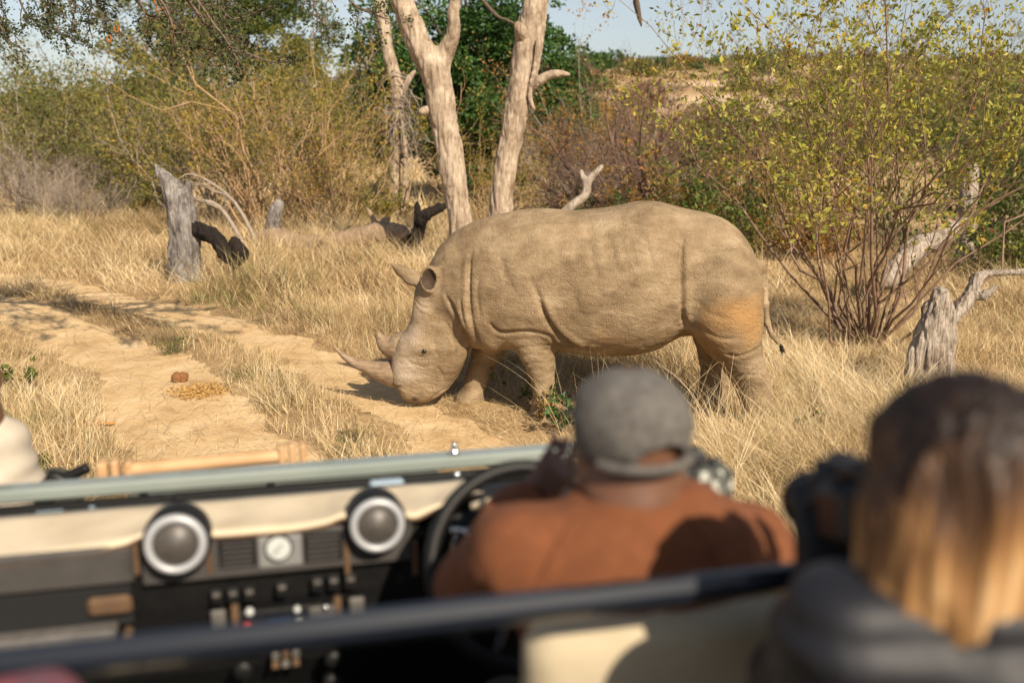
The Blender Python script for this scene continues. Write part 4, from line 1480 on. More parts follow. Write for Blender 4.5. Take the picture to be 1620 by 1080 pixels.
# fallen bare limbs behind the grey stump
mbl = [([(395, 360), (350, 330), (310, 315), (300, 300)], 18.5, .05, 'pale bare limb leaning through the bushes beside the grey stump'), ([(410, 355), (375, 325), (335, 290), (300, 275), (280, 285)], 19.5, .045, 'long pale bare limb arching behind the grey stump')]
for l_, Y_, r_, lab in mbl:
    bb = P(*l_[0], Y_)
    bb[2] = hz(bb[None, :2])[0]
    q = rel(pts(l_, Y_), bb)
    q[0][2] = -.05
    q = smooth_path([list(p) + [r_ * (1 - .2 * i)] for i, p in enumerate(q)], 12)
    S = (q[None, :, :3], np.maximum(q[None, :, 3], .008))
    S1 = branch_from(np.random.default_rng(5), *S, 9, .3, 1, .9, .35, .1, 5)
    mb = MB()
    mb.add(*tubes(*S, 8))
    mb.add(*tubes(*S1, 4))
    o = obj('bare_limb', mb.mesh('bare_limb'), m_bark_grey, None, tuple(bb))
    tag(o, lab, 'dead branch')

# ================================================================== THORN TREE whose twigs hang into the view
rng = np.random.default_rng(61)
Ya = 8.6
b10 = np.array([-6.9, 8.9, 0.0])
b10[2] = hz(b10[None, :2])[0]
t = thing('thorn_tree', tuple(b10), 'thorn tree with small grey-green leaves on twigs hanging over the track', 'tree')
mb = MB()
trunk = smooth_path([[0, 0, -.2, .20], [.1, 0, 1.2, .16], [.35, -.1, 2.6, .14], [.8, -.2, 3.7, .11], [1.7, -.3, 4.3, .08], [2.9, -.4, 4.4, .055], [4.0, -.5, 4.2, .035], [5.0, -.6, 4.1, .018]], 24)
mb.add(*tubes(trunk[None, :, :3], trunk[None, :, 3], 10))
limbs = [[[.5, -.1, 3.2, .09], [1.2, .3, 4.0, .06], [2.2, .5, 4.3, .04], [3.4, .3, 4.1, .02]], [[.8, -.2, 3.7, .08], [.6, -1.0, 4.3, .06], [1.6, -1.2, 4.5, .04], [2.8, -1.0, 4.2, .018]], [[.3, 0, 2.6, .08], [-.8, .5, 3.6, .06], [-1.6, .8, 4.3, .03]],
         [[.8, -.2, 3.7, .07], [1.0, .3, 4.8, .05], [1.8, .2, 5.4, .025]]]
lb = [smooth_path(l_, 12) for l_ in limbs]
mb.add(*tubes(np.array([q[:, :3] for q in lb]), np.array([q[:, 3] for q in lb]), 7))
# twigs traced where they hang
sprigs = [[(10, -45), (0, 10), (8, 45), (30, 70), (48, 84)], [(-20, -10), (-8, 25), (4, 42), (28, 66)], [(20, -30), (45, 20), (60, 38), (75, 62)], [(30, -40), (60, -10), (85, 15), (105, 50), (120, 72)], [(90, -40), (112, 5), (120, 40), (112, 62)], [(130, -40), (140, 0), (135, 40), (142, 60)], [(140, -30), (155, 15), (165, 45), (195, 78)], [(180, -40), (215, 0), (240, 25), (262, 32), (270, 58)],
          [(230, -40), (262, 15), (300, 55), (318, 90), (328, 112)], [(260, -30), (300, 5), (335, 45), (352, 72), (378, 92)], [(300, -30), (335, 10), (350, 40), (345, 75)], [(330, -30), (360, 25), (400, 20), (440, 10)], [(350, 70), (385, 85), (420, 96), (466, 99)], [(290, 40), (320, 72), (350, 68), (372, 62)],
          [(490, -25), (505, 12), (518, 35), (537, 62)], [(520, -40), (555, 5), (580, 22), (602, 31)], [(350, 45), (375, 90), (385, 120)], [(200, -20), (235, 35), (230, 60)], [(265, 15), (275, 60), (268, 92)], [(60, -30), (85, 5), (78, 20)]]
sp3 = []
for l_ in sprigs:
    dY = rng.uniform(-.9, .5)
    q = np.array([P(a_, b_, Ya + dY) for a_, b_ in l_]) - b10
    # carry the twig on to the limb above it
    top = q[0] + np.array([-.35, .1, .45])
    sp3.append(smooth_path(np.vstack([top, q]), 14))
S = (np.array(sp3), np.repeat([np.linspace(.013, .004, 14)], len(sp3), 0))
S[0][:] += np.cumsum(rng.normal(0, .008, S[0].shape), 1)
S1 = branch_from(rng, *S, 12, .12, 1, .85, .26, -.05, 5, .2, rf=.6)
S2 = branch_from(rng, *S1, 4, .15, 1, .9, .5, -.05, 4, .2, rf=.7)
# the rest of the crown above the frame
far0 = branch_from(rng, trunk[None, 6:, :3], trunk[None, 6:, 3], 90, .05, 1, 1.0, .30, .35, 6, .15)
far1 = branch_from(rng, np.array([q[:, :3] for q in lb]), np.array([q[:, 3] for q in lb]), 34, .2, 1, 1.0, .38, .3, 6, .15)
for S_ in (S, S1, S2):
    mb.add(*tubes(*S_, 4))
keepf = []
for S_ in (far0, far1):
    m_ = (S_[0][:, :, 2].min(1) + b10[2]) > 3.75
    S_ = (S_[0][m_], S_[1][m_])
    keepf.append(S_)
    mb.add(*tubes(*S_, 4))
obj('trunk', mb.mesh('trunk'), mat('thorn_bark', (.075, .05, .035), .85, var=(.17, .12, .085), scale=20), t)
lbm = MB()
for S_, per, sz in ((S, 14, .032), (S1, 9, .03), (S2, 6, .028), (keepf[0], 70, .06), (keepf[1], 60, .06)):
    V, F, m = leaves_at(rng, S_[0], per, .1, sz, .6, .012)
    tn = np.clip(rng.normal(.45, .2, m), 0, .96)
    lbm.add(V, F, np.repeat(tn, 4))
obj('crown', lbm.mesh('crown', False), L_acacia, t)
m_pod = leaf_mat('seed_pods', [(0, (.42, .16, .03)), (1, (.55, .26, .05))], .4)
for (a_, b_) in ((172, 61), (184, 45), (274, 41), (250, 12), (269, 60), (248, 2)):
    c0 = P(a_, b_ - 5, Ya - .3) - b10
    th_ = np.linspace(0, 5.2, 10)
    ring = np.stack([c0 + np.array([.018 * math.sin(q), .006 * math.cos(q), .028 * (math.cos(q) - 1)]) for q in th_])
    V, F = tubes(ring[None], np.full((1, 10), .008), 5)
    obj('seed_pod', mesh_np('seed_pod', V, F), m_pod, t)

# ================================================================== SMALL THINGS ON THE GROUND
def forb(name, px, py, h, n, leaf, leafm, label, seed, w=.7, spread=.7):
    rng = np.random.default_rng(seed)
    x, y = G(px, py)
    z = hz(np.array([[x, y]]))[0]
    t = thing(name, (x, y, z), label, 'plant')
    az = rng.uniform(0, 6.28, n)
    th = spread * np.sqrt(rng.random(n))
    D = np.stack([np.cos(az) * np.sin(th), np.sin(az) * np.sin(th), np.cos(th)], 1)
    S = sprout(rng, np.zeros((n, 3)) + [0, 0, -.02], D, h * rng.uniform(.6, 1.1, n), np.full(n, .004), 6, .2)
    S1 = branch_from(rng, *S, 3, .3, 1, .8, .3, .2, 4)
    mb = MB()
    mb.add(*tubes(*S, 4))
    mb.add(*tubes(*S1, 3))
    obj('stem', mb.mesh('stem'), m_bark, t)
    V, F, m = leaves_at(rng, np.concatenate([S[0][:, ::2][:, :3], S1[0][:, :3]]) if False else S1[0], 4, .2, leaf, w, .006)
    V2, F2, m2 = leaves_at(rng, S[0], 5, .3, leaf, w, .004)
    lb = MB()
    lb.add(V, F, np.repeat(np.clip(rng.normal(.5, .2, m), 0, 1), 4))
    lb.add(V2, F2, np.repeat(np.clip(rng.normal(.5, .2, m2), 0, 1), 4))
    obj('leaves', lb.mesh('leaves', False), leafm, t)
    return t


forb('green_weed', 820, 640, .36, 4, .05, L_mid, 'small upright green weed in front of the rhinoceros front leg', 1)
forb('green_weed', 884, 690, .40, 9, .055, L_green, 'leafy green weed with rusty lower leaves between rhinoceros and driver', 2)
forb('green_weed', 862, 668, .22, 5, .045, L_orange, 'rusty low weed beside the leafy green weed', 9)
forb('green_weed', 272, 558, .24, 26, .030, L_mid, 'low bushy green weed on the middle ridge of the track', 3, .35, 1.1)
forb('green_weed', 34, 612, .26, 5, .06, L_mid, 'round-leaved green weed at the verge beside the bonnet spotter', 4)
forb('green_weed', 1290, 690, .25, 6, .055, L_mid, 'green weed hidden in tall grass beyond the blond passenger camera', 5)
forb('green_weed', 560, 700, .16, 30, .022, L_olive, 'low grey-green tuft beside the track and windscreen bar', 6, .25, 1.2)
forb('green_weed', 70, 750, .14, 7, .05, L_mid, 'low green weed in straw beside the black lever', 7)
forb('green_weed', 1085, 585, .30, 14, .03, L_olive, 'grey-green grassy weed under the rhinoceros belly', 8, .2, .9)

# a dung ball, its scattered crumbs, a dry orange stick
x, y = G(285, 606)
F = Field((-.13, -.11, -.02), (.13, .11, .14), .006)
F.ell((-.022, 0, .045), (.055, .06, .052), .01)
F.ell((.03, .01, .045), (.045, .06, .05), .01)
V, Q = F.mesh()
V = V + normals(V, Q) * (.008 * fbm(V * 28, 5, 3))[:, None]
m_dung = mat('dung', (.14, .06, .022), .9, var=(.27, .12, .04), scale=30, bump=.7, bdist=.01)
tag(obj('dung_ball', mesh_np('dung_ball', V, Q), m_dung, None, (x, y, gz(np.array([[x, y]]))[0])), 'reddish brown dung ball lying on the sandy track', 'dung')
x, y = G(318, 622)
rng = np.random.default_rng(8)
n = 1700
pp = rng.normal(0, 1, (n, 2)) * [.10, .10]
V, F, m = leaf_cards(rng, np.column_stack([pp, .012 + .02 * rng.random(n) * np.exp(-(pp ** 2).sum(1) / .02)]), unit(rng.normal(0, 1, (n, 3)) * [1, 1, .35]), .035, .5)
o = obj('dung_crumbs', mesh_np('dung_crumbs', V, F, False, {'tint': np.repeat(rng.random(n), 4)}), leaf_mat('dung_straw', [(0, (.36, .20, .06)), (1, (.56, .36, .13))], .1), None, (x, y, gz(np.array([[x, y]]))[0]))
tag(o, 'yellow crumbled dung scattered beside the dung ball', 'dung', kind='stuff')
q = [G(112, 655), G(128, 668), G(150, 669), G(182, 668)]
bx_, by_ = q[1]
q = smooth_path([[a_ - bx_, b_ - by_, .02 + .01 * (i == 0) * 6, .011] for i, (a_, b_) in enumerate(q)], 10)
V, F = tubes(q[None, :, :3], q[None, :, 3], 6)
tag(obj('stick', mesh_np('stick', V, F), mat('orange_stick', (.55, .25, .05), .8, var=(.40, .16, .04), scale=10), None, (bx_, by_, gz(np.array([[bx_, by_]]))[0])), 'bent dry orange stick lying in the straw', 'stick')
# stalks that arch in front of the rhinoceros
rng = np.random.default_rng(15)
n = 420
cx = np.where(rng.random(n) < .6, rng.uniform(.3, 2.6, n), rng.uniform(1.2, 3.4, n))
p = np.column_stack([cx, rng.uniform(6.6, 7.75, n)])
v, f, tt = blades(rng, np.column_stack([p, hz(p)]), rng.uniform(.4, .85, n), rng.uniform(.003, .005, n), rng.uniform(0, 6.28, n), rng.uniform(.05, .4, n), rng.uniform(.1, .7, n), np.clip(rng.normal(.7, .15, n), 0, .94), 6)
tag(obj('grass_stalks', mesh_np('grass_stalks', v, f, False, {'tint': tt}), m_grass), 'long arching dry stalks standing before the rhinoceros', 'grass', kind='stuff')

# ================================================================== THE SAFARI VEHICLE (u to its right, v ahead, z up)
m_black = mat('black_plastic', (.005, .005, .006), .5, var=(.009, .009, .009), scale=40, bump=.15, bdist=.002, spec=.25)
m_rail = mat('navy_black_paint', (.006, .009, .016), .32, coat=.3)
m_fascia = mat('grey_fascia', (.040, .037, .036), .6, var=(.058, .053, .050), scale=18, bump=.2, bdist=.002)
m_bodyp = mat('grey_green_paint', (.20, .235, .215), .25, var=(.25, .28, .255), scale=3, coat=.5)
m_canvas = mat('cream_canvas', (.50, .41, .285), .85, var=(.62, .53, .39), scale=7, bump=.35, bdist=.01)
m_seat = mat('khaki_canvas', (.36, .30, .20), .85, var=(.44, .37, .26), scale=9, bump=.4, bdist=.01)
m_trim = mat('tan_dust', (.13, .072, .032), .8, var=(.07, .04, .022), scale=14)
m_silver = mat('silver_ring', (.40, .41, .43), .4, metal=.2)
m_chrome = mat('chrome', (.7, .7, .7), .15, metal=1.0)
m_mesh = mat('speaker_mesh', (.050, .044, .039), .45, var=(.07, .062, .055), scale=60, bump=.2, bdist=.002)
m_white = mat('dial_white', (.45, .47, .46), .5)
m_grey = mat('switch_grey', (.075, .07, .065), .6, var=(.13, .12, .11), scale=30)
m_tan = mat('tan_leather', (.44, .25, .12), .6, var=(.56, .36, .19), scale=9, bump=.3, bdist=.006)
m_blue = mat('blue_display', (.01, .02, .07), .2)
m_red = mat('red_knob', (.55, .05, .03), .35)
m_glass = mat('dark_glass', (.015, .02, .024), .06, coat=.5)
m_sky = mat('pale_blue_glint', (.33, .42, .50), .4)
m_tyre = mat('tyre_rubber', (.02, .02, .02), .85, var=(.05, .042, .035), scale=12, bump=.5, bdist=.01)
m_steel = mat('dark_steel', (.05, .05, .05), .5, metal=.6)

car = thing('safari_vehicle', (0, 0, 0), 'open-topped safari vehicle with folded windscreen and cream dash cover', 'vehicle', rotz=YAW)


def part(name, vf, m, parent=car, smooth=False, label=None):
    o = obj(name, mesh_np(name, vf[0], vf[1], smooth), m, parent)
    if label:
        o['label'] = label
    return o


def pbox(name, lo, hi, m, parent=car, bev=.006):
    lo, hi = np.array(lo, float), np.array(hi, float)
    return part(name, box((lo + hi) / 2, hi - lo, bev), m, parent)


def rod(ps, r, k=24, sides=12, caps=True):
    q = smooth_path(np.asarray(ps, float), k) if len(ps) > 2 else np.linspace(ps[0], ps[1], k)
    rr = np.full(k, r)
    v, f = tubes(q[None], rr[None], sides)
    if caps:
        n = len(v)
        v = np.vstack([v, q[0], q[-1]])
        t3 = np.array([[n, (i + 1) % sides, i] for i in range(sides)] + [[n + 1, n - sides + i, n - sides + (i + 1) % sides] for i in range(sides)])
        return v, [f, t3]
    return v, f


VD = 2.15                                     # plane of the fascia


def face_box(name, x0, y0, x1, y1, m, parent, d0=0.0, d1=.012, bev=.004, v=VD):
    """a box on the fascia that covers a rectangle of the photograph, d0..d1 proud of it"""
    a = PV(x0, (y0 + y1) / 2, v)
    c = PV(x1, (y0 + y1) / 2, v)
    mm = (x0 + x1) / 2
    zt = PV(mm, y0, v)[2]
    zb = PV(mm, y1, v)[2]
    return pbox(name, (a[0], v - d1, zb), (c[0], v - d0, zt), m, parent, bev)


FACE = rot_to((0, -1, .12))
# dashboard block
prof = np.array([(2.165, 1.385), (2.150, 1.425), (2.17, 1.442), (2.42, 1.436), (2.44, 1.00), (2.34, .90), (2.28, 1.0), (2.20, 1.12), (2.17, 1.30)])
us = np.array([-.80, .80])
dv = np.concatenate([np.column_stack([np.full(len(prof), u), prof]) for u in us])
nP = len(prof)
df = [[i, (i + 1) % nP, nP + (i + 1) % nP, nP + i] for i in range(nP)]
dash = obj('dashboard', None)
me = bpy.data.meshes.new('dashboard')
me.from_pydata([tuple(p_) for p_ in dv], [], [tuple(f_) for f_ in df] + [tuple(range(nP))[::-1], tuple(range(nP, 2 * nP))])
bpy.data.objects.remove(dash)
dash = obj('dashboard', me, m_black, car)
face_box('speaker_panel', 222, 838, 652, 904, m_fascia, dash, .0, .012, .006)
face_box('glovebox_lip', -120, 872, 214, 934, m_fascia, dash, .0, .02, .008)
face_box('glovebox_shade_panel', -120, 938, 212, 1002, mat('shade_black', (.004, .004, .005), .8), dash, .0, .006)
face_box('glovebox_shelf', -120, 996, 190, 1012, m_grey, dash, .0, .05, .006)
face_box('tan_pouch', 140, 936, 212, 966, m_trim, dash, .008, .03, .01)
face_box('tan_knob', 198, 985, 214, 1012, m_trim, dash, .008, .05, .006)
for x_ in (216, 331, 548, 655):
    face_box('trim_strip', x_ - 4, 850, x_ + 5, 905, m_trim, dash, .010, .016, .002)
# speakers
for (cx, cy, rpx) in ((278, 860, 45), (597, 830, 42.5)):
    c = PV(cx, cy, 2.10)
    r = rpx / FPX * 2.23
    pod = part('speaker_pod', lathe([(.0, .0), (r * 1.04, .0), (r * 1.12, -.008), (r * 1.14, -.04), (r * 1.10, -.09)], 48, c=c, rot=FACE), m_black, dash, True)
    v, f = lathe([(r * .74, .003), (r * .76, .010), (r * .88, .014), (r, .008), (r * 1.02, .002)], 48, c=c, rot=FACE)
    part('speaker_ring', (v, f), m_silver, dash, True)
    v, f = lathe([(r * .74, .003), (r * .62, .010), (r * .4, .017), (r * .15, .021), (.0005, .022)], 40, c=c, rot=FACE)
    part('speaker_dome', (v, f), m_mesh, dash, True)
# vents, clock
for (x0, y0, x1, y1) in ((346, 848, 406, 893), (480, 838, 541, 884)):
    vt = face_box('air_vent', x0, y0, x1, y1, m_black, dash, .008, .016, .003)
    for k in range(5):
        yy = y0 + 5 + k * 8.2
        face_box('slat', x0 + 5, yy, x1 - 5, yy + 3.2, m_fascia, vt, .016, .022, .001)
face_box('clock_bezel', 408, 843, 478, 892, mat('bezel_grey', (.20, .20, .20), .4), dash, .008, .018, .004)
c = PV(441, 866, VD - .022)
part('clock_rim', lathe([(.0285, -.004), (.031, .001), (.029, .005), (.0265, .004)], 40, c=c, rot=FACE), m_black, dash, True)
ck = part('clock_dial', lathe([(.0275, .001), (.0005, .0025)], 40, c=c, rot=FACE), m_white, dash, True)
for a_, l_ in ((.6, .014), (3.9, .020)):
    d_ = np.array([math.sin(a_), 0, math.cos(a_)])
    part('clock_hand', rod([c + [0, -.004, 0], c + d_ * l_ + [0, -.004, 0]], .0012, 3, 5), m_black, ck)
# console with switches and radio
for x0, y0, n_ in ((333, 930, 3), (436, 918, 1), (492, 910, 3)):
    for k in range(n_):
        sw = face_box('switch', x0 + 26 * k, y0 - 2.4 * k, x0 + 26 * k + 20, y0 - 2.4 * k + 24, m_black, dash, .0, .012)
        face_box('switch_mark', x0 + 26 * k + 4, y0 - 2.4 * k + 4, x0 + 26 * k + 16, y0 - 2.4 * k + 10, m_grey, sw, .012, .015, .001)
for x0, y0 in ((334, 962), (552, 942)):
    face_box('switch', x0, y0, x0 + 24, y0 + 28, m_grey, dash, .0, .014)
rad = face_box('radio', 376, 955, 532, 1004, m_black, dash, .0, .02, .004)
face_box('radio_bracket', 367, 952, 379, 1004, m_trim, rad, .0, .024, .003)
face_box('radio_bracket', 528, 940, 540, 992, m_trim, rad, .0, .024, .003)
face_box('radio_display', 424, 968, 460, 994, m_blue, rad, .020, .023, .001)
face_box('radio_panel', 489, 952, 529, 984, m_grey, rad, .020, .025, .002)
for (x_, y_, r_, mm) in ((470, 962, .0075, m_white), (473, 980, .011, m_white), (515, 957, .007, m_chrome), (395, 966, .009, m_white), (391, 988, .012, m_red)):
    part('radio_knob', lathe([(r_, 0), (r_, .010), (r_ * .7, .014), (.0004, .015)], 18, c=PV(x_, y_, VD - .022), rot=FACE), mm, rad, True)
for (x_, y_, r_) in ((385, 1056, .022), (527, 1038, .020), (525, 1075, .022)):
    part('heater_knob', lathe([(r_, 0), (r_, .016), (r_ * .8, .022), (.0004, .022)], 24, c=PV(x_, y_, VD), rot=FACE), m_black, dash, True)  # knobs coloured black to put in the shade over the lower console
for k in range(3):
    for j in range(2):
        face_box('heater_button', 430 + 16 * k, 1030 + 14 * j - 2 * k, 442 + 16 * k, 1040 + 14 * j - 2 * k, m_trim if (k + j) % 2 else m_grey, dash, .0, .012, .002)
# cream canvas cover draped on the dash top
edge = [(-140, 905), (-60, 899), (0, 892), (80, 880), (150, 870), (200, 858), (228, 846), (278, 843), (328, 846), (360, 845), (400, 842), (460, 837), (515, 827), (545, 816), (597, 812), (640, 815), (658, 817), (682, 806), (706, 795), (735, 785), (770, 778)]
ed = smooth_path([PV(a_, b_, 2.135) for a_, b_ in edge], 90)
rows = []
n = len(ed)
wv = .004 * np.sin(np.linspace(0, 40, n)) + .003 * vnoise(np.column_stack([ed[:, 0] * 9, np.zeros(n)]), 3)
farz = 1.452
for t_ in np.linspace(0, 1, 7):
    q = ed.copy()
    q[:, 1] = 2.135 + (2.43 - 2.135) * t_
    q[:, 2] = ed[:, 2] * (1 - t_) ** 2 + farz * (1 - (1 - t_) ** 2) + wv * (1 - abs(2 * t_ - 1)) + .004 * (t_ > 0) * (t_ < 1)
    rows.append(q)
lip = ed.copy()
lip[:, 2] -= .010
lip[:, 1] += .010
rows.insert(0, lip)
back = rows[-1].copy()
back[:, 2] -= .03
rows.append(back)
cv = np.concatenate(rows)
nr = len(rows)
ii = (np.arange(nr - 1)[:, None] * n + np.arange(n - 1)[None]).ravel()
cover = part('dash_cover', (cv, np.stack([ii, ii + 1, ii + n + 1, ii + n], -1)), m_canvas, car, True, 'cream canvas cover draped over the dashboard top')
cover.modifiers.new('thickness', 'SOLIDIFY').thickness = .005
v, f = rod(ed + np.array([0, -.002, -.006]), .0035, 90, 6)
part('piping', (v, f), m_trim, cover, True)
# windscreen frame, folded seal, scuttle
bz = 1.445
pbox('windscreen_frame', (-.86, 2.575, bz - .020), (.80, 2.640, bz + .016), m_bodyp, car, .008)['label'] = 'grey-green windscreen frame bar'
pbox('windscreen_seal', (-.85, 2.545, bz - .058), (.795, 2.585, bz - .0225), m_black, car, .006)
pbox('scuttle', (-.82, 2.425, 1.30), (.80, 2.60, 1.375), m_glass, car, .008)
for u_ in (-.72, -.30, .25, .72):
    pbox('windscreen_post', (u_ - .014, 2.52, 1.36), (u_ + .014, 2.56, 1.43), m_black, car, .004)
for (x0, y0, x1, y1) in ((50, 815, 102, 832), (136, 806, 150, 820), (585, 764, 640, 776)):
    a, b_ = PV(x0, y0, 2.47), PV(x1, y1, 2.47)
    pbox('sky_glint_block', (a[0], 2.455, 1.37), (b_[0], 2.50, a[2]), m_sky, car, .006)  # pale blue blocks painted as sky glints in the dark gap
for (x_, y_, v_) in ((723, 762, 2.50), (719, 716, 2.60)):
    c = PV(x_, y_, v_)
    part('wing_nut', lathe([(.0004, .03), (.008, .028), (.010, .020), (.006, .014), (.014, .008), (.016, -.005), (.010, -.012), (.012, -.03)], 18, c=c), m_chrome, car, True)
# steering wheel, binnacle
wc = PV(836, 893, 1.90)
wr = rot_to((0, -.90, .44))
a_ = np.linspace(0, 2 * math.pi, 65)
ringp = np.column_stack([.207 * np.cos(a_), .207 * np.sin(a_), np.zeros(65)]) @ wr.T + wc
sw = part('steering_wheel', rod(ringp, .0165, 65, 12, False), m_black, car, True)
hub = part('hub', lathe([(.0005, .02), (.045, .016), (.06, 0), (.055, -.03), (.03, -.06), (.025, -.30)], 28, c=wc + wr @ np.array([0, 0, -.04]), rot=wr), m_black, sw, True)
for a1 in (0.1, math.pi - .1, math.pi * 1.35, math.pi * 1.65):
    e_ = wr @ np.array([.2 * math.cos(a1), .2 * math.sin(a1), 0]) + wc
    part('spoke', rod([wc + wr @ np.array([0, 0, -.04]), e_], .011, 6, 8), m_steel, sw, True)
bn = pbox('instrument_binnacle', (.30, 2.12, 1.33), (.72, 2.26, 1.475), m_black, car, .03)
for u_ in (.40, .56):
    c = np.array([u_, 2.105, 1.405])
    part('gauge_ring', lathe([(.045, -.004), (.050, .006), (.046, .010)], 32, c=c, rot=FACE), m_chrome, bn, True)
    part('gauge_dial', lathe([(.045, .001), (.0005, .0015)], 32, c=c, rot=FACE), m_black, bn, True)
q = PV(790, 790, 2.08)
part('column_stalk', rod([q + [-.06, .02, -.02], q + [.03, 0, .012]], .010, 5, 10), m_canvas, car, True)
q = PV(735, 850, 2.0)
part('column_stalk', rod([q + [-.03, 0, .02], q + [.0, 0, .01], q + [.03, 0, -.05]], .007, 8, 8), m_chrome, car, True)
# grab rail behind the driver, with posts
VR = 1.18
ra, rb = PV(40, 1042, VR), PV(1365, 905, VR)
zr = (ra[2] + rb[2]) / 2
rail = pbox('grab_rail', (-.88, VR - .021, zr - .020), (.88, VR + .021, zr + .019), m_rail, car, .013)
for u_ in (-.86, .80):
    pbox('rail_post', (u_ - .018, VR - .018, .60), (u_ + .018, VR + .018, zr - .018), m_rail, car, .008)
# seats
def cushion(name, lo, hi, m, r=.04, seed=1):
    lo, hi = np.array(lo), np.array(hi)
    F = Field(lo - .06, hi + .06, .016)
    c, h_ = (lo + hi) / 2, (hi - lo) / 2 - r
    X, Y, Z = F.ax[0][:, None, None], F.ax[1][None, :, None], F.ax[2][None, None, :]
    dx, dy, dz = [np.maximum(np.abs(A - c[i]) - h_[i], 0) for i, A in enumerate((X, Y, Z))]
    F.F[:] = np.sqrt(dx ** 2 + dy ** 2 + dz ** 2) - r
    V, Q = F.mesh()
    V = V + normals(V, Q) * (.007 * fbm(V * 7, seed, 2))[:, None]
    return part(name, (V, Q), m, car, True)


sa, sb = PV(838, 1010, 1.26), PV(1290, 985, 1.26)
ztop = PV(1060, 958, 1.30)[2]
cushion('seat_back', (sa[0], 1.245, 1.05), (sb[0], 1.345, ztop), m_seat, .045, 2)
cushion('seat_cushion', (sa[0], 1.30, .92), (sb[0], 1.75, 1.03), m_seat, .04, 3)
cushion('seat_back', (-.70, 1.245, 1.05), (-.22, 1.345, 1.50), m_seat, .045, 4)
cushion('seat_cushion', (-.70, 1.30, .92), (-.22, 1.75, 1.03), m_seat, .04, 5)
cushion('bench_cushion', (-.80, .56, 1.08), (.82, 1.02, 1.20), m_seat, .04, 6)
cushion('bench_back', (-.80, .46, 1.18), (.82, .56, 1.62), m_seat, .04, 7)
# bodywork below: floor, sides, bonnet, wings, wheels
pbox('floor_pan', (-.80, -1.5, .55), (.80, 2.44, .60), m_black, car)
pbox('seat_box', (-.78, .62, .60), (.80, .98, 1.07), m_black, car)
pbox('seat_box', (-.70, 1.34, .60), (.76, 1.72, .915), m_black, car)
for s_ in (-1, 1):
    pbox('side_panel', (s_ * .84 - .02, -1.5, .50), (s_ * .84 + .02, 2.46, 1.02), m_bodyp, car, .01)
    pbox('front_wing', (s_ * .72 - .14, 2.48, .62), (s_ * .72 + .14, 3.72, 1.00), m_bodyp, car, .03)
    for v_ in (.2, 3.0):
        w = part('wheel', lathe([(.20, -.10), (.34, -.11), (.385, -.09), (.40, 0), (.385, .09), (.34, .11), (.20, .10)], 40, c=(s_ * .76, v_, .40), rot=rot_to((s_, 0, 0))), m_tyre, car, True)
        part('rim', lathe([(.205, .085), (.18, .05), (.09, .07), (.0005, .075)], 32, c=(s_ * .76, v_, .40), rot=rot_to((s_, 0, 0))), m_steel, w, True)
pbox('bulkhead', (-.80, 2.44, .55), (.80, 2.50, 1.31), m_bodyp, car, .01)
bo = box((0, 0, 0), (1.14, 1.16, .05), .015, np.array(Matrix.Rotation(-.13, 3, 'X')))
part('bonnet', (bo[0] + np.array([0, 3.09, 1.10]), bo[1]), m_bodyp, car)
pbox('grille', (-.58, 3.64, .60), (.58, 3.70, 1.00), m_black, car, .01)
pbox('bumper', (-.86, 3.74, .50), (.86, 3.84, .64), m_black, car, .02)
# tan leather rack beyond the frame
ra_, rb_ = PV(196, 744, 3.0), PV(452, 720, 3.0)
rk = part('rifle_rack', rod([ra_ + [0, 0, .0], rb_], .021, 20, 14), m_tan, car, True, 'tan leather padded rack roll with strapped end blocks')
for x_, y_, w_, h_ in ((163, 746, .030, .062), (183, 744, .022, .068), (204, 743, .018, .058), (445, 719, .018, .062), (462, 717, .022, .068), (479, 716, .020, .062)):
    c = PV(x_, y_, 3.0)
    part('end_block', box(c, (w_, .05, h_), .006), m_tan, rk)
pbox('rack_bar', (ra_[0] - .06, 2.985, ra_[2] - .055), (rb_[0] + .05, 3.015, ra_[2] - .030), m_black, rk, .006)
for u_ in (ra_[0] + .05, rb_[0] - .05):
    pbox('rack_stand', (u_ - .012, 2.988, 1.09), (u_ + .012, 3.012, ra_[2] - .05), m_black, rk, .004)
# spotter's seat on the front wing with its black arm
st_ = cushion('spotter_seat', (-1.13, 2.98, .90), (-.70, 3.42, .98), m_black, .03, 8)
cushion('spotter_backrest', (-1.10, 2.93, 1.00), (-.90, 2.99, 1.30), m_black, .025, 9)
c = PV(125, 752, 3.08)
part('seat_arm', rod([c + [-.16, .0, -.40], c + [-.11, 0, -.05], c + [-.05, 0, -.01], c + [.0, .0, .012], c + [.028, 0, .024]], .017, 14, 10), m_black, car, True)
part('seat_arm', rod([PV(70, 768, 3.08) + [-.02, 0, -.38], PV(85, 758, 3.08) + [-.015, 0, -.02], PV(100, 760, 3.08), PV(118, 763, 3.08)], .020, 12, 10), m_black, car, True)
pbox('seat_bracket', (-.96, 3.1, .62), (-.84, 3.3, .90), m_black, car)

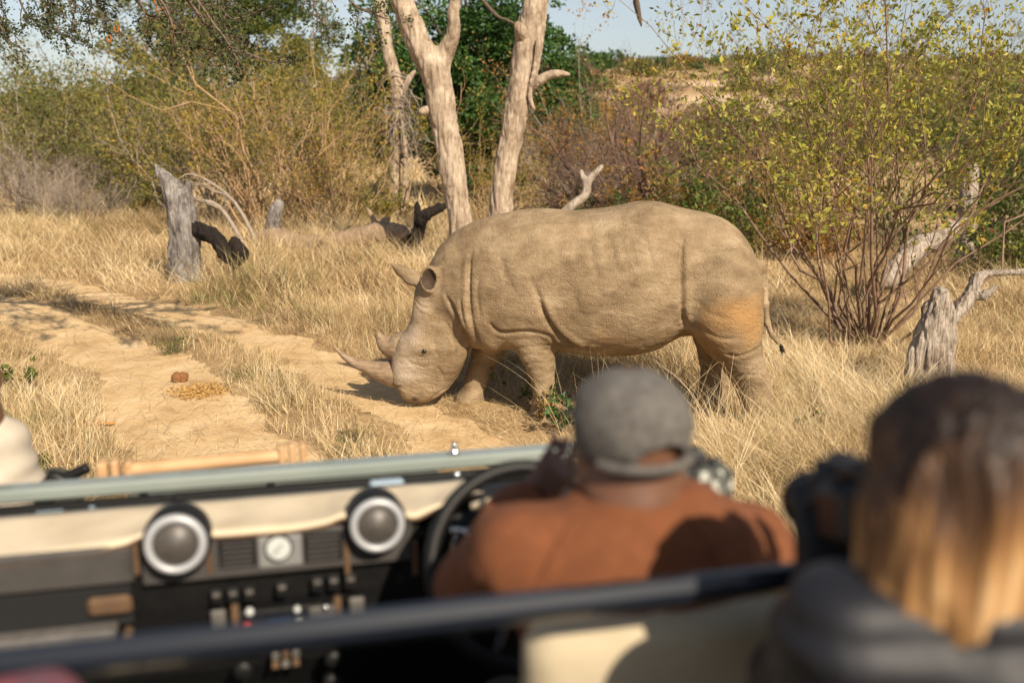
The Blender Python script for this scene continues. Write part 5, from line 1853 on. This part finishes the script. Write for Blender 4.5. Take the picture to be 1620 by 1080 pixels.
# ================================================================== PEOPLE
m_skin_d = mat('dark_skin', (.115, .052, .030), .5, var=(.15, .07, .042), scale=14)
m_skin_l = mat('light_skin', (.50, .29, .20), .5, var=(.56, .34, .24), scale=14)
m_fleece = mat('brown_fleece', (.120, .038, .0125), .95, var=(.165, .054, .018), scale=38, bump=.3, bdist=.006)
m_tweed = mat('grey_tweed', (.060, .056, .051), .95, var=(.135, .125, .115), scale=70, bump=.5, bdist=.004)
m_puffer = mat('navy_jacket', (.0045, .005, .0085), .6, var=(.010, .0105, .016), scale=14, bump=.3, bdist=.02)
m_shirt = mat('pale_khaki_shirt', (.40, .345, .275), .85, var=(.47, .41, .33), scale=20, bump=.2, bdist=.006)
m_trouser = mat('olive_trousers', (.06, .055, .035), .9)
m_glove = mat('black_glove', (.010, .010, .012), .6)
m_camera = mat('camera_black', (.008, .008, .009), .35, var=(.016, .016, .017), scale=60)


def hand(F, wrist, d, n, curl=.5, side=1, sc=1.0, gr=0.0):
    """palm and five bent fingers; d: finger direction, n: palm normal, side: thumb side"""
    d = np.asarray(d, float) / np.linalg.norm(d)
    n = np.asarray(n, float)
    n = n - d * (n @ d)
    n /= np.linalg.norm(n)
    s = np.cross(d, n) * side
    wrist = np.asarray(wrist, float)
    for o_ in (-.022, 0, .022):
        F.cone(wrist + d * .012 + s * o_ * .7, wrist + d * .078 + s * o_ * 1.15, .017 + gr, .0145 + gr, .015)
    for o_, L in ((-.033, .060), (-.011, .074), (.011, .080), (.033, .070)):
        p = wrist + d * .082 + s * o_
        dd = d + s * o_ * 1.5
        for q, fr in enumerate((.45, .32, .25)):
            a_ = curl * (q + .6)
            dr = dd * math.cos(a_) + n * math.sin(a_)
            p2 = p + dr * L * fr * 1.15 * sc
            F.cone(p, p2, .0098 - .0008 * q + gr, .0092 - .0008 * q + gr, .004)
            p = p2
    p = wrist + d * .025 + s * .026
    for q, fr in enumerate((.045, .032, .026)):
        dr = d * .55 + s * (.75 - .35 * q) + n * (.35 + .3 * q)
        p2 = p + dr / np.linalg.norm(dr) * fr
        F.cone(p, p2, .0135 - .0015 * q + gr, .012 - .0015 * q + gr, .008)
        p = p2


def face(F, c, fw, k=.02):
    """head round c looking along fw: skull, jaw, nose, brow, ears, lips"""
    c = np.asarray(c, float)
    fw = np.asarray(fw, float) / np.linalg.norm(fw)
    up = np.array([0, 0, 1.])
    rt = np.cross(fw, up)
    rt /= np.linalg.norm(rt)
    up = np.cross(rt, fw)
    Rm = np.stack([rt, fw, up], 1)
    W = lambda a_, b_, c_: c + rt * a_ + fw * b_ + up * c_
    F.ell(W(0, -.008, .022), (.077, .097, .092), k, Rm)
    F.ell(W(0, .025, -.045), (.062, .066, .075), .04, Rm)
    F.cone(W(0, .09, .012), W(0, .108, -.02), .010, .015, .02)
    F.cone(W(-.035, .080, .022), W(.035, .080, .022), .013, .013, .02)
    F.cone(W(-.02, .088, -.053), W(.02, .088, -.053), .008, .008, .012)
    F.ell(W(0, .075, -.10), (.026, .024, .02), .02, Rm)
    for s_ in (-1, 1):
        F.ell(W(s_ * .080, -.006, -.004), (.012, .020, .034), .012, Rm)
        F.ell(W(s_ * .032, .086, .008), (.015, .010, .009), .006, Rm, sub=True)
    return W


def to_person(name, V, Q, m, base):
    o = obj(name, mesh_np(name, V - base, Q), m, None, tuple(to_world(base)), YAW)
    return o


def child(name, F, m, par, base, disp=None, sm=2):
    V, Q = F.mesh()
    V = relax(V, Q, sm, .5)
    if disp is not None:
        V = V + normals(V, Q) * disp(V)[:, None]
    return obj(name, mesh_np(name, V - base, Q), m, par)


def crumple(amp, sc, seed):
    return lambda V: amp * fbm(V * sc, seed, 2)


# ---- the driver
hc = PV(994, 690, 1.47)
nk = PV(1000, 792, 1.44)
shl, shr_ = PV(822, 880, 1.46), PV(1178, 878, 1.46)
ell_, elr = PV(750, 925, 1.66), PV(1235, 945, 1.64)
wl_, wr_ = PV(838, 792, 1.74), PV(1156, 850, 1.72)
chest = (shl + shr_) / 2 + np.array([0, -.01, -.10])
hip = np.array([chest[0], 1.46, 1.09])
base = np.array([hip[0], 1.5, 1.03])
F = Field((-.05, 1.22, .60), (1.0, 2.22, 2.06), .0092)
face(F, hc, (-.02, 1, -.08))
F.cone(hc + [0, -.02, -.06], nk, .052, .060, .03)
F.chain([nk, chest, (chest + hip) / 2, hip], [.07, .13, .125, .13], .08)
F.cone(shl, shr_, .055, .055, .06)
for sh, eb, wr0, sd in ((shl, ell_, wl_, 1), (shr_, elr, wr_, -1)):
    F.chain([sh, eb, wr0], [.048, .038, .027], .03)
hand(F, wl_, PV(880, 742, 1.75) - wl_, (.25, .9, .1), .55, -1)
hand(F, wr_, PV(1112, 800, 1.74) - wr_, (-.5, .6, .1), .6, 1)
for s_ in (-1, 1):
    F.chain([hip + [s_ * .09, 0, 0], (hip[0] + s_ * .12, 1.88, 1.10), (hip[0] + s_ * .13, 2.06, .74), (hip[0] + s_ * .13, 2.17, .68)], [.085, .062, .048, .035], .05)
V, Q = F.mesh()
V = relax(V, Q, 1, .4)
driver = to_person('person', V, Q, m_skin_d, base)
tag(driver, 'person in brown fleece jacket and grey cap seated at the steering wheel, camera raised', 'person')
F = Field((-.05, 1.20, 1.0), (1.0, 1.98, 1.86), .010)
F.chain([nk + [0, 0, -.075], chest + [0, 0, .02], (chest + hip) / 2, hip], [.08, .16, .165, .16], .08)
F.ell(chest + [-.07, -.03, .06], (.135, .12, .17), .08)
F.ell(chest + [.08, -.03, .06], (.135, .12, .17), .08)
F.cone(shl + [.01, 0, 0], nk + [-.03, 0, -.075], .074, .066, .06)
F.cone(shr_, nk + [.03, 0, -.075], .074, .066, .06)
for sh, eb, wr0 in ((shl, ell_, wl_), (shr_, elr, wr_)):
    F.chain([sh, eb], [.082, .070], .05)
    F.chain([eb, eb * .25 + wr0 * .75, wr0], [.070, .056, .046], .04)
    dcf = (wr0 - eb) / np.linalg.norm(wr0 - eb)
    F.cone(wr0 + dcf * .0, wr0 + dcf * .09, .033, .033, .0, sub=True)
# stand-up collar
for q in np.linspace(0, 2 * math.pi, 21)[:-1]:
    q2 = q + 2 * math.pi / 20
    for e_ in (-.028, .006):
        a_ = nk + np.array([.088 * math.cos(q), .080 * math.sin(q) + .005, e_ + .012 * math.sin(q)])
        b_ = nk + np.array([.088 * math.cos(q2), .080 * math.sin(q2) + .005, e_ + .012 * math.sin(q2)])
        F.cone(a_, b_, .021, .021, .010)
F.cone(nk + [0, 0, 0], nk + [0, .02, .14], .062, .075, .01, sub=True)
jk = child('jacket', F, m_fleece, driver, base, lambda V: .010 * fbm(V * np.array([7, 7, 9]), 51, 2) - .006 * np.exp(-(vnoise(V * 5, 52) / .12) ** 2))
# raised seams over the shoulders of the jacket
_co = np.zeros(len(jk.data.vertices) * 3)
jk.data.vertices.foreach_get('co', _co)
_co = _co.reshape(-1, 3) + base
for l_ in ([(915, 806), (893, 828), (872, 858), (852, 892), (838, 930)], [(1082, 806), (1108, 826), (1132, 856), (1152, 900)]):
    sm_ = []
    for (a_, b_) in l_:
        q0, q1 = PV(a_, b_, 1.2), PV(a_, b_, 1.7)
        dq = (q1 - q0) / np.linalg.norm(q1 - q0)
        off_ = np.linalg.norm((_co - q0) - ((_co - q0) @ dq)[:, None] * dq, axis=1)
        nearv = _co[off_ < .014]
        if len(nearv):
            sm_.append(nearv[nearv[:, 1].argmin()])
    if len(sm_) > 2:
        v, f = rod(sm_, .0045, 20, 6)
        obj('seam', mesh_np('seam', v - base, f), m_fleece, jk)
F = Field((.1, 1.25, .66), (.95, 2.2, 1.26), .012)
F.ell(hip, (.175, .14, .13), .03)
for s_ in (-1, 1):
    F.chain([hip + [s_ * .09, 0, 0], (hip[0] + s_ * .12, 1.88, 1.10), (hip[0] + s_ * .13, 2.06, .76)], [.10, .078, .065], .05)
child('trousers', F, m_trouser, driver, base, crumple(.006, 9, 3))
# the cap: dome with a back opening and strap, peak in front
F = Field(hc - [.16, .20, .10], hc + [.16, .26, .16], .0048)
co = hc + np.array([0, -.012, .018])
F.ell(co + [0, 0, 0], (.095, .112, .092), .01)
F.ell(co + [0, .012, .034], (.080, .096, .050), .03)
F.ell(co + [0, 0, -.006], (.088, .105, .086), .002, sub=True)
F.cone(co + [0, 0, -.155], co + [0, .03, -.155], .140, .140, .004, sub=True)
F.ell(co + [.020, -.114, -.026], (.042, .06, .024), .004, sub=True)
F.ell(co + [0, .145, -.012], (.078, .075, .010), .01, np.array(Matrix.Rotation(-.25, 3, 'X')))
cap = child('cap', F, m_tweed, driver, base, crumple(.0035, 18, 7), 1)
aa = np.linspace(-2.5, -.64, 14)
sp = np.column_stack([co[0] + .094 * np.cos(aa), co[1] + .112 * np.sin(aa), np.full(14, co[2] - .034)])
v, f = tubes(sp[None], np.full((1, 14), .008), 8)
obj('cap_strap', mesh_np('cap_strap', v - base, f), m_tweed, cap)
# driver's camera in a mottled cover
cc = PV(1092, 782, 1.70)
camo, nt, b = new_mat('mottled_cover')
b.inputs['Roughness'].default_value = .8
n1 = noise_node(nt, 34, 3, .6, (1, 1, .55))
r1 = ramp(nt, [(.40, (.010, .011, .012)), (.47, (.05, .055, .05)), (.58, (.16, .17, .15)), (.62, (.48, .49, .44))])
r1.color_ramp.interpolation = 'CONSTANT'
nt.links.new(n1.outputs[0], r1.inputs[0])
nt.links.new(r1.outputs[0], b.inputs['Base Color'])


def cam_thing(name, label, c, d, m_body, m_lens, size, lens_l, lens_r):
    """camera: body with grip and prism hump, lens barrel along d"""
    Rm = rot_to(d) @ np.array([[1, 0, 0], [0, 0, 1], [0, -1, 0]]).T if False else None
    d = np.asarray(d, float) / np.linalg.norm(d)
    rt = np.cross(d, [0, 0, 1.])
    rt /= np.linalg.norm(rt)
    up = np.cross(rt, d)
    M = np.stack([rt, d, up], 1)
    t = thing(name, tuple(to_world(c)), label, 'camera', rotz=YAW)
    w, dp, h_ = size
    mb = MB()
    v, f = box((0, 0, 0), (w, dp, h_), .012, M)
    mb.add(v, f)
    v, f = box(M @ np.array([w * .5, dp * .3, 0]), (w * .3, dp * 1.25, h_ * .96), .014, M)
    mb.add(v, f)
    obj('body', mb.mesh('body', False), m_body, t)
    v, f = box(M @ np.array([0, 0, h_ * .5 + .012]), (w * .45, dp * .8, .034), .010, M)
    obj('viewfinder', mesh_np('viewfinder', v, f, False), m_body, t)
    L = obj('lens', mesh_np('lens', *lathe([(lens_r * .8, 0), (lens_r * .85, lens_l * .3), (lens_r, lens_l * .35), (lens_r, lens_l * .9), (lens_r * 1.15, lens_l), (lens_r * 1.0, lens_l * .98), (.0005, lens_l * .9)], 28, c=M @ np.array([-w * .05, dp * .5, -.003]), rot=rot_to(d))), m_lens, t)
    for q in (-1, 1):
        v, f = lathe([(.010, 0), (.010, .008), (.0004, .010)], 16, c=M @ np.array([w * .38 * q, 0, h_ * .5]), rot=rot_to(up))
        obj('dial', mesh_np('dial', v, f), m_steel, t)
    return t


cam_thing('camera', 'camera in mottled black and white cover held up by the capped driver', cc, (.15, 1, -.08), camo, camo, (.125, .075, .125), .17, .045)

# ---- the blond passenger
hw = PV(1507, 768, .92)
nkw = hw + np.array([.012, -.025, -.112])
sl_, sr_ = PV(1352, 1012, .90), PV(1735, 992, .86)
chw = (sl_ + sr_) / 2 + np.array([0, 0, -.12])
hpw = np.array([chw[0] + .0, .80, 1.27])
basew = np.array([hpw[0], .80, 1.20])
elw = PV(1270, 1090, 1.08)
wlw = PV(1300, 930, 1.13)
erw = sr_ + np.array([.03, .22, -.20])
wrw = PV(1420, 870, 1.12)
F = Field((.30, .55, .62), (1.20, 1.50, 2.10), .0092)
lookw = np.array([-.25, 1, -.08])
face(F, hw, lookw)
F.cone(hw + [0, -.02, -.06], nkw, .048, .055, .03)
F.chain([nkw, chw, (chw + hpw) / 2, hpw], [.06, .11, .105, .12], .08)
F.cone(sl_, sr_, .045, .045, .06)
F.chain([sl_, elw, wlw], [.042, .034, .025], .03)
F.chain([sr_, erw, wrw], [.042, .034, .025], .03)
hand(F, wlw, PV(1306, 850, 1.14) - wlw, (.3, .8, .3), .55, -1)
hand(F, wrw, PV(1385, 815, 1.12) - wrw, (-.4, .6, .2), .6, -1)
for s_ in (-1, 1):
    F.chain([hpw + [s_ * .08, 0, 0], (hpw[0] + s_ * .10, 1.12, 1.30), (hpw[0] + s_ * .10, 1.16, .80), (hpw[0] + s_ * .10, 1.22, .66)], [.085, .06, .045, .032], .05)
V, Q = F.mesh()
V = relax(V, Q, 1, .4)
woman = to_person('person', V, Q, m_skin_l, basew)
tag(woman, 'person with long blond-streaked hair and dark navy jacket looking through a black camera', 'person')
F = Field((.28, .55, 1.10), (1.25, 1.35, 2.0), .0105)
F.chain([nkw + [0, 0, -.05], chw, (chw + hpw) / 2, hpw], [.08, .15, .15, .155], .08)
F.cone(sl_, nkw + [-.02, 0, -.05], .075, .07, .06)
F.cone(sr_, nkw + [.02, 0, -.05], .075, .07, .06)
F.chain([sl_, elw, elw * .15 + wlw * .85], [.078, .060, .044], .04)
F.chain([sr_, erw, erw * .15 + wrw * .85], [.078, .060, .044], .04)
for q in np.linspace(0, 2 * math.pi, 21)[:-1]:
    q2 = q + 2 * math.pi / 20
    F.cone(nkw + [.078 * math.cos(q), .072 * math.sin(q), -.005], nkw + [.078 * math.cos(q2), .072 * math.sin(q2), -.005], .022, .022, .02)
F.cone(nkw, nkw + [0, .02, .12], .056, .07, .01, sub=True)
child('jacket', F, m_puffer, woman, basew, lambda V: .008 * np.abs(np.sin(V[:, 2] * 62)) + .006 * fbm(V * 9, 61, 2))
F = Field((.4, .6, .70), (1.15, 1.32, 1.50), .012)
F.ell(hpw, (.165, .13, .12), .03)
for s_ in (-1, 1):
    F.chain([hpw + [s_ * .08, 0, 0], (hpw[0] + s_ * .10, 1.12, 1.30), (hpw[0] + s_ * .10, 1.16, .78)], [.10, .073, .06], .05)
child('trousers', F, mat('grey_trousers', (.05, .05, .055), .9), woman, basew, crumple(.005, 9, 5))
# gloves over the hands
F = Field((.28, .95, 1.50), (1.0, 1.42, 2.05), .0068)
hand(F, wlw, PV(1306, 850, 1.14) - wlw, (.3, .8, .3), .55, -1, 1.03, .004)
hand(F, wrw, PV(1385, 815, 1.12) - wrw, (-.4, .6, .2), .6, -1, 1.03, .004)
F.cone(wlw, wlw * .75 + elw * .25, .032, .036, .01)
F.cone(wrw, wrw * .75 + erw * .25, .032, .036, .01)
child('gloves', F, m_glove, woman, basew, None, 1)
# hair: crown, long fall over the back and shoulders, parted strands
F = Field(hw - [.26, .24, .36], hw + [.24, .18, .16], .0062)
F.ell(hw + [0, -.018, .030], (.099, .112, .104), .02)
F.ell(hw + [-.002, -.048, -.045], (.100, .075, .10), .05)
F.ell(hw + [.0, -.056, -.07], (.094, .050, .066), .05)
F.chain([hw + [-.075, -.02, -.02], hw + [-.085, -.035, -.12], hw + [-.105, -.045, -.17], hw + [-.14, -.035, -.22]], [.045, .042, .034, .012], .03)
F.chain([hw + [.078, -.01, -.02], hw + [.095, -.03, -.12], hw + [.10, -.035, -.19]], [.045, .042, .025], .03)
F.chain([hw + [-.03, -.075, -.09], hw + [-.035, -.078, -.115], hw + [-.05, -.072, -.14]], [.04, .034, .012], .03)
F.chain([hw + [.04, -.075, -.09], hw + [.05, -.078, -.11], hw + [.06, -.072, -.13]], [.04, .034, .012], .03)
F.ell(hw + lookw * .105 + [0, 0, -.035], (.066, .06, .095), .01, sub=True)
m_hair, nt, b = new_mat('streaked_hair')
b.inputs['Roughness'].default_value = .5
b.inputs['Specular IOR Level'].default_value = .3
n1 = noise_node(nt, 26, 4, .6, (1, 1, .07))
tc = nt.nodes.new('ShaderNodeTexCoord')
sx = nt.nodes.new('ShaderNodeSeparateXYZ')
nt.links.new(tc.outputs['Object'], sx.inputs[0])
mr = nt.nodes.new('ShaderNodeMapRange')
mr.inputs['From Min'].default_value = hw[2] + .125 - basew[2]
mr.inputs['From Max'].default_value = hw[2] - .07 - basew[2]
mr.inputs['To Min'].default_value = -.34
mr.inputs['To Max'].default_value = .12
nt.links.new(sx.outputs[2], mr.inputs[0])
ad = nt.nodes.new('ShaderNodeMath')
ad.operation = 'ADD'
nt.links.new(n1.outputs[0], ad.inputs[0])
nt.links.new(mr.outputs[0], ad.inputs[1])
r1 = ramp(nt, [(.22, (.014, .008, .006)), (.40, (.06, .030, .016)), (.52, (.17, .085, .034)), (.62, (.34, .19, .08)), (.74, (.56, .37, .19))])
nt.links.new(ad.outputs[0], r1.inputs[0])
nt.links.new(r1.outputs[0], b.inputs['Base Color'])
add_bump(nt, b, n1.outputs[0], .9, .02)
child('hair', F, m_hair, woman, basew, lambda V: .006 * vnoise(V * np.array([60, 60, 5]), 71) + .004 * vnoise(V * np.array([130, 130, 9]), 72), 1)
cam_thing('camera', 'black camera held up to the face of the blond-haired passenger', PV(1362, 808, 1.10), (-.02, 1, -.22), m_camera, m_camera, (.10, .07, .080), .09, .037)

# ---- the spotter at the front wing
hs = PV(-46, 596, 3.20)
nks = hs + np.array([0, -.02, -.15])
ssl, ssr = nks + [-.19, 0, -.055], PV(-6, 706, 3.20)
chs = nks + [0, .01, -.22]
hps = np.array([nks[0], 3.20, 1.06])
bases = np.array([nks[0], 3.2, .98])
F = Field(np.array([nks[0] - .45, 2.95, .30]), np.array([nks[0] + .45, 3.95, 1.95]), .0105)
face(F, hs, (.1, 1, -.1))
F.cone(hs + [0, -.02, -.06], nks, .052, .06, .03)
F.chain([nks, chs, (chs + hps) / 2, hps], [.07, .13, .125, .13], .08)
F.cone(ssl, ssr, .05, .05, .06)
for s_, sh in ((-1, ssl), (1, ssr)):
    e_ = sh + np.array([s_ * .03, .08, -.28])
    w_ = np.array([hps[0] + s_ * .12, 3.50, 1.14])
    F.chain([sh, e_, w_], [.048, .037, .027], .03)
    hand(F, w_, (0, 1, -.1), (0, 0, -1), .35, s_)
    F.chain([hps + [s_ * .09, 0, 0], (hps[0] + s_ * .11, 3.62, 1.08), (hps[0] + s_ * .11, 3.68, .62), (hps[0] + s_ * .11, 3.80, .56)], [.085, .062, .045, .035], .05)
V, Q = F.mesh()
V = relax(V, Q, 1, .4)
spot = to_person('person', V, Q, m_skin_d, bases)
tag(spot, 'person in pale khaki shirt sitting on the spotter seat ahead of the windscreen bar', 'person')
F = Field(np.array([nks[0] - .5, 2.9, .90]), np.array([nks[0] + .5, 3.65, 1.75]), .0115)
F.chain([nks + [0, 0, -.04], chs, (chs + hps) / 2, hps], [.08, .155, .16, .16], .08)
for s_, sh in ((-1, ssl), (1, ssr)):
    F.cone(sh, nks + [0, 0, -.06], .082, .07, .06)
    e_ = sh + np.array([s_ * .03, .08, -.28])
    w_ = np.array([hps[0] + s_ * .12, 3.50, 1.14])
    F.chain([sh, e_, e_ * .4 + w_ * .6], [.092, .075, .055], .04)
F.cone(nks, nks + [0, .02, .12], .062, .07, .01, sub=True)
child('shirt', F, m_shirt, spot, bases, lambda V: .007 * np.sin(V[:, 2] * 42 - V[:, 0] * 55 + 6 * vnoise(V * 5, 5)) * np.clip(vnoise(V * 3, 6) + .6, 0, 1))
F = Field(np.array([nks[0] - .35, 2.98, .60]), np.array([nks[0] + .35, 3.85, 1.28]), .014)
F.ell(hps, (.17, .14, .12), .03)
for s_ in (-1, 1):
    F.chain([hps + [s_ * .09, 0, 0], (hps[0] + s_ * .11, 3.62, 1.08), (hps[0] + s_ * .11, 3.68, .66)], [.10, .078, .062], .05)
child('trousers', F, m_trouser, spot, bases, crumple(.006, 9, 4))
F = Field(hs - [.15, .16, .12], hs + [.15, .16, .16], .008)
F.ell(hs + [0, -.02, .028], (.084, .098, .098), .01)
F.cone(hs + [0, .1, -.06], hs + [0, .1, .0], .07, .06, .01, sub=True)
F.cone(hs + [0, 0, -.17], hs + [0, .02, -.17], .115, .115, .01, sub=True)
child('hair', F, mat('black_hair', (.012, .009, .008), .8, bump=.5, scale=90), spot, bases, None, 1)

# ---- a pink blanket over the near end of the rail
qb = PV(40, 1128, 1.10)
F = Field(qb - [.26, .16, .26], qb + [.12, .20, .12], .010)
F.chain([qb + [-.16, .02, -.10], qb + [-.06, .0, -.02], qb + [.015, .02, -.012], qb + [.05, .05, -.07]], [.06, .055, .04, .03], .04)
F.ell(qb + [-.08, .02, -.14], (.13, .08, .10), .05)
V, Q = F.mesh()
V = V + normals(V, Q) * (.008 * fbm(V * 14, 9, 2))[:, None]
bb = qb + np.array([-.06, 0, -.22])
o = to_person('blanket', V, Q, mat('pink_blanket', (.17, .03, .04), .95, var=(.05, .035, .05), scale=9), bb)
tag(o, 'folded dull pink blanket beside the end of the grab rail', 'blanket')
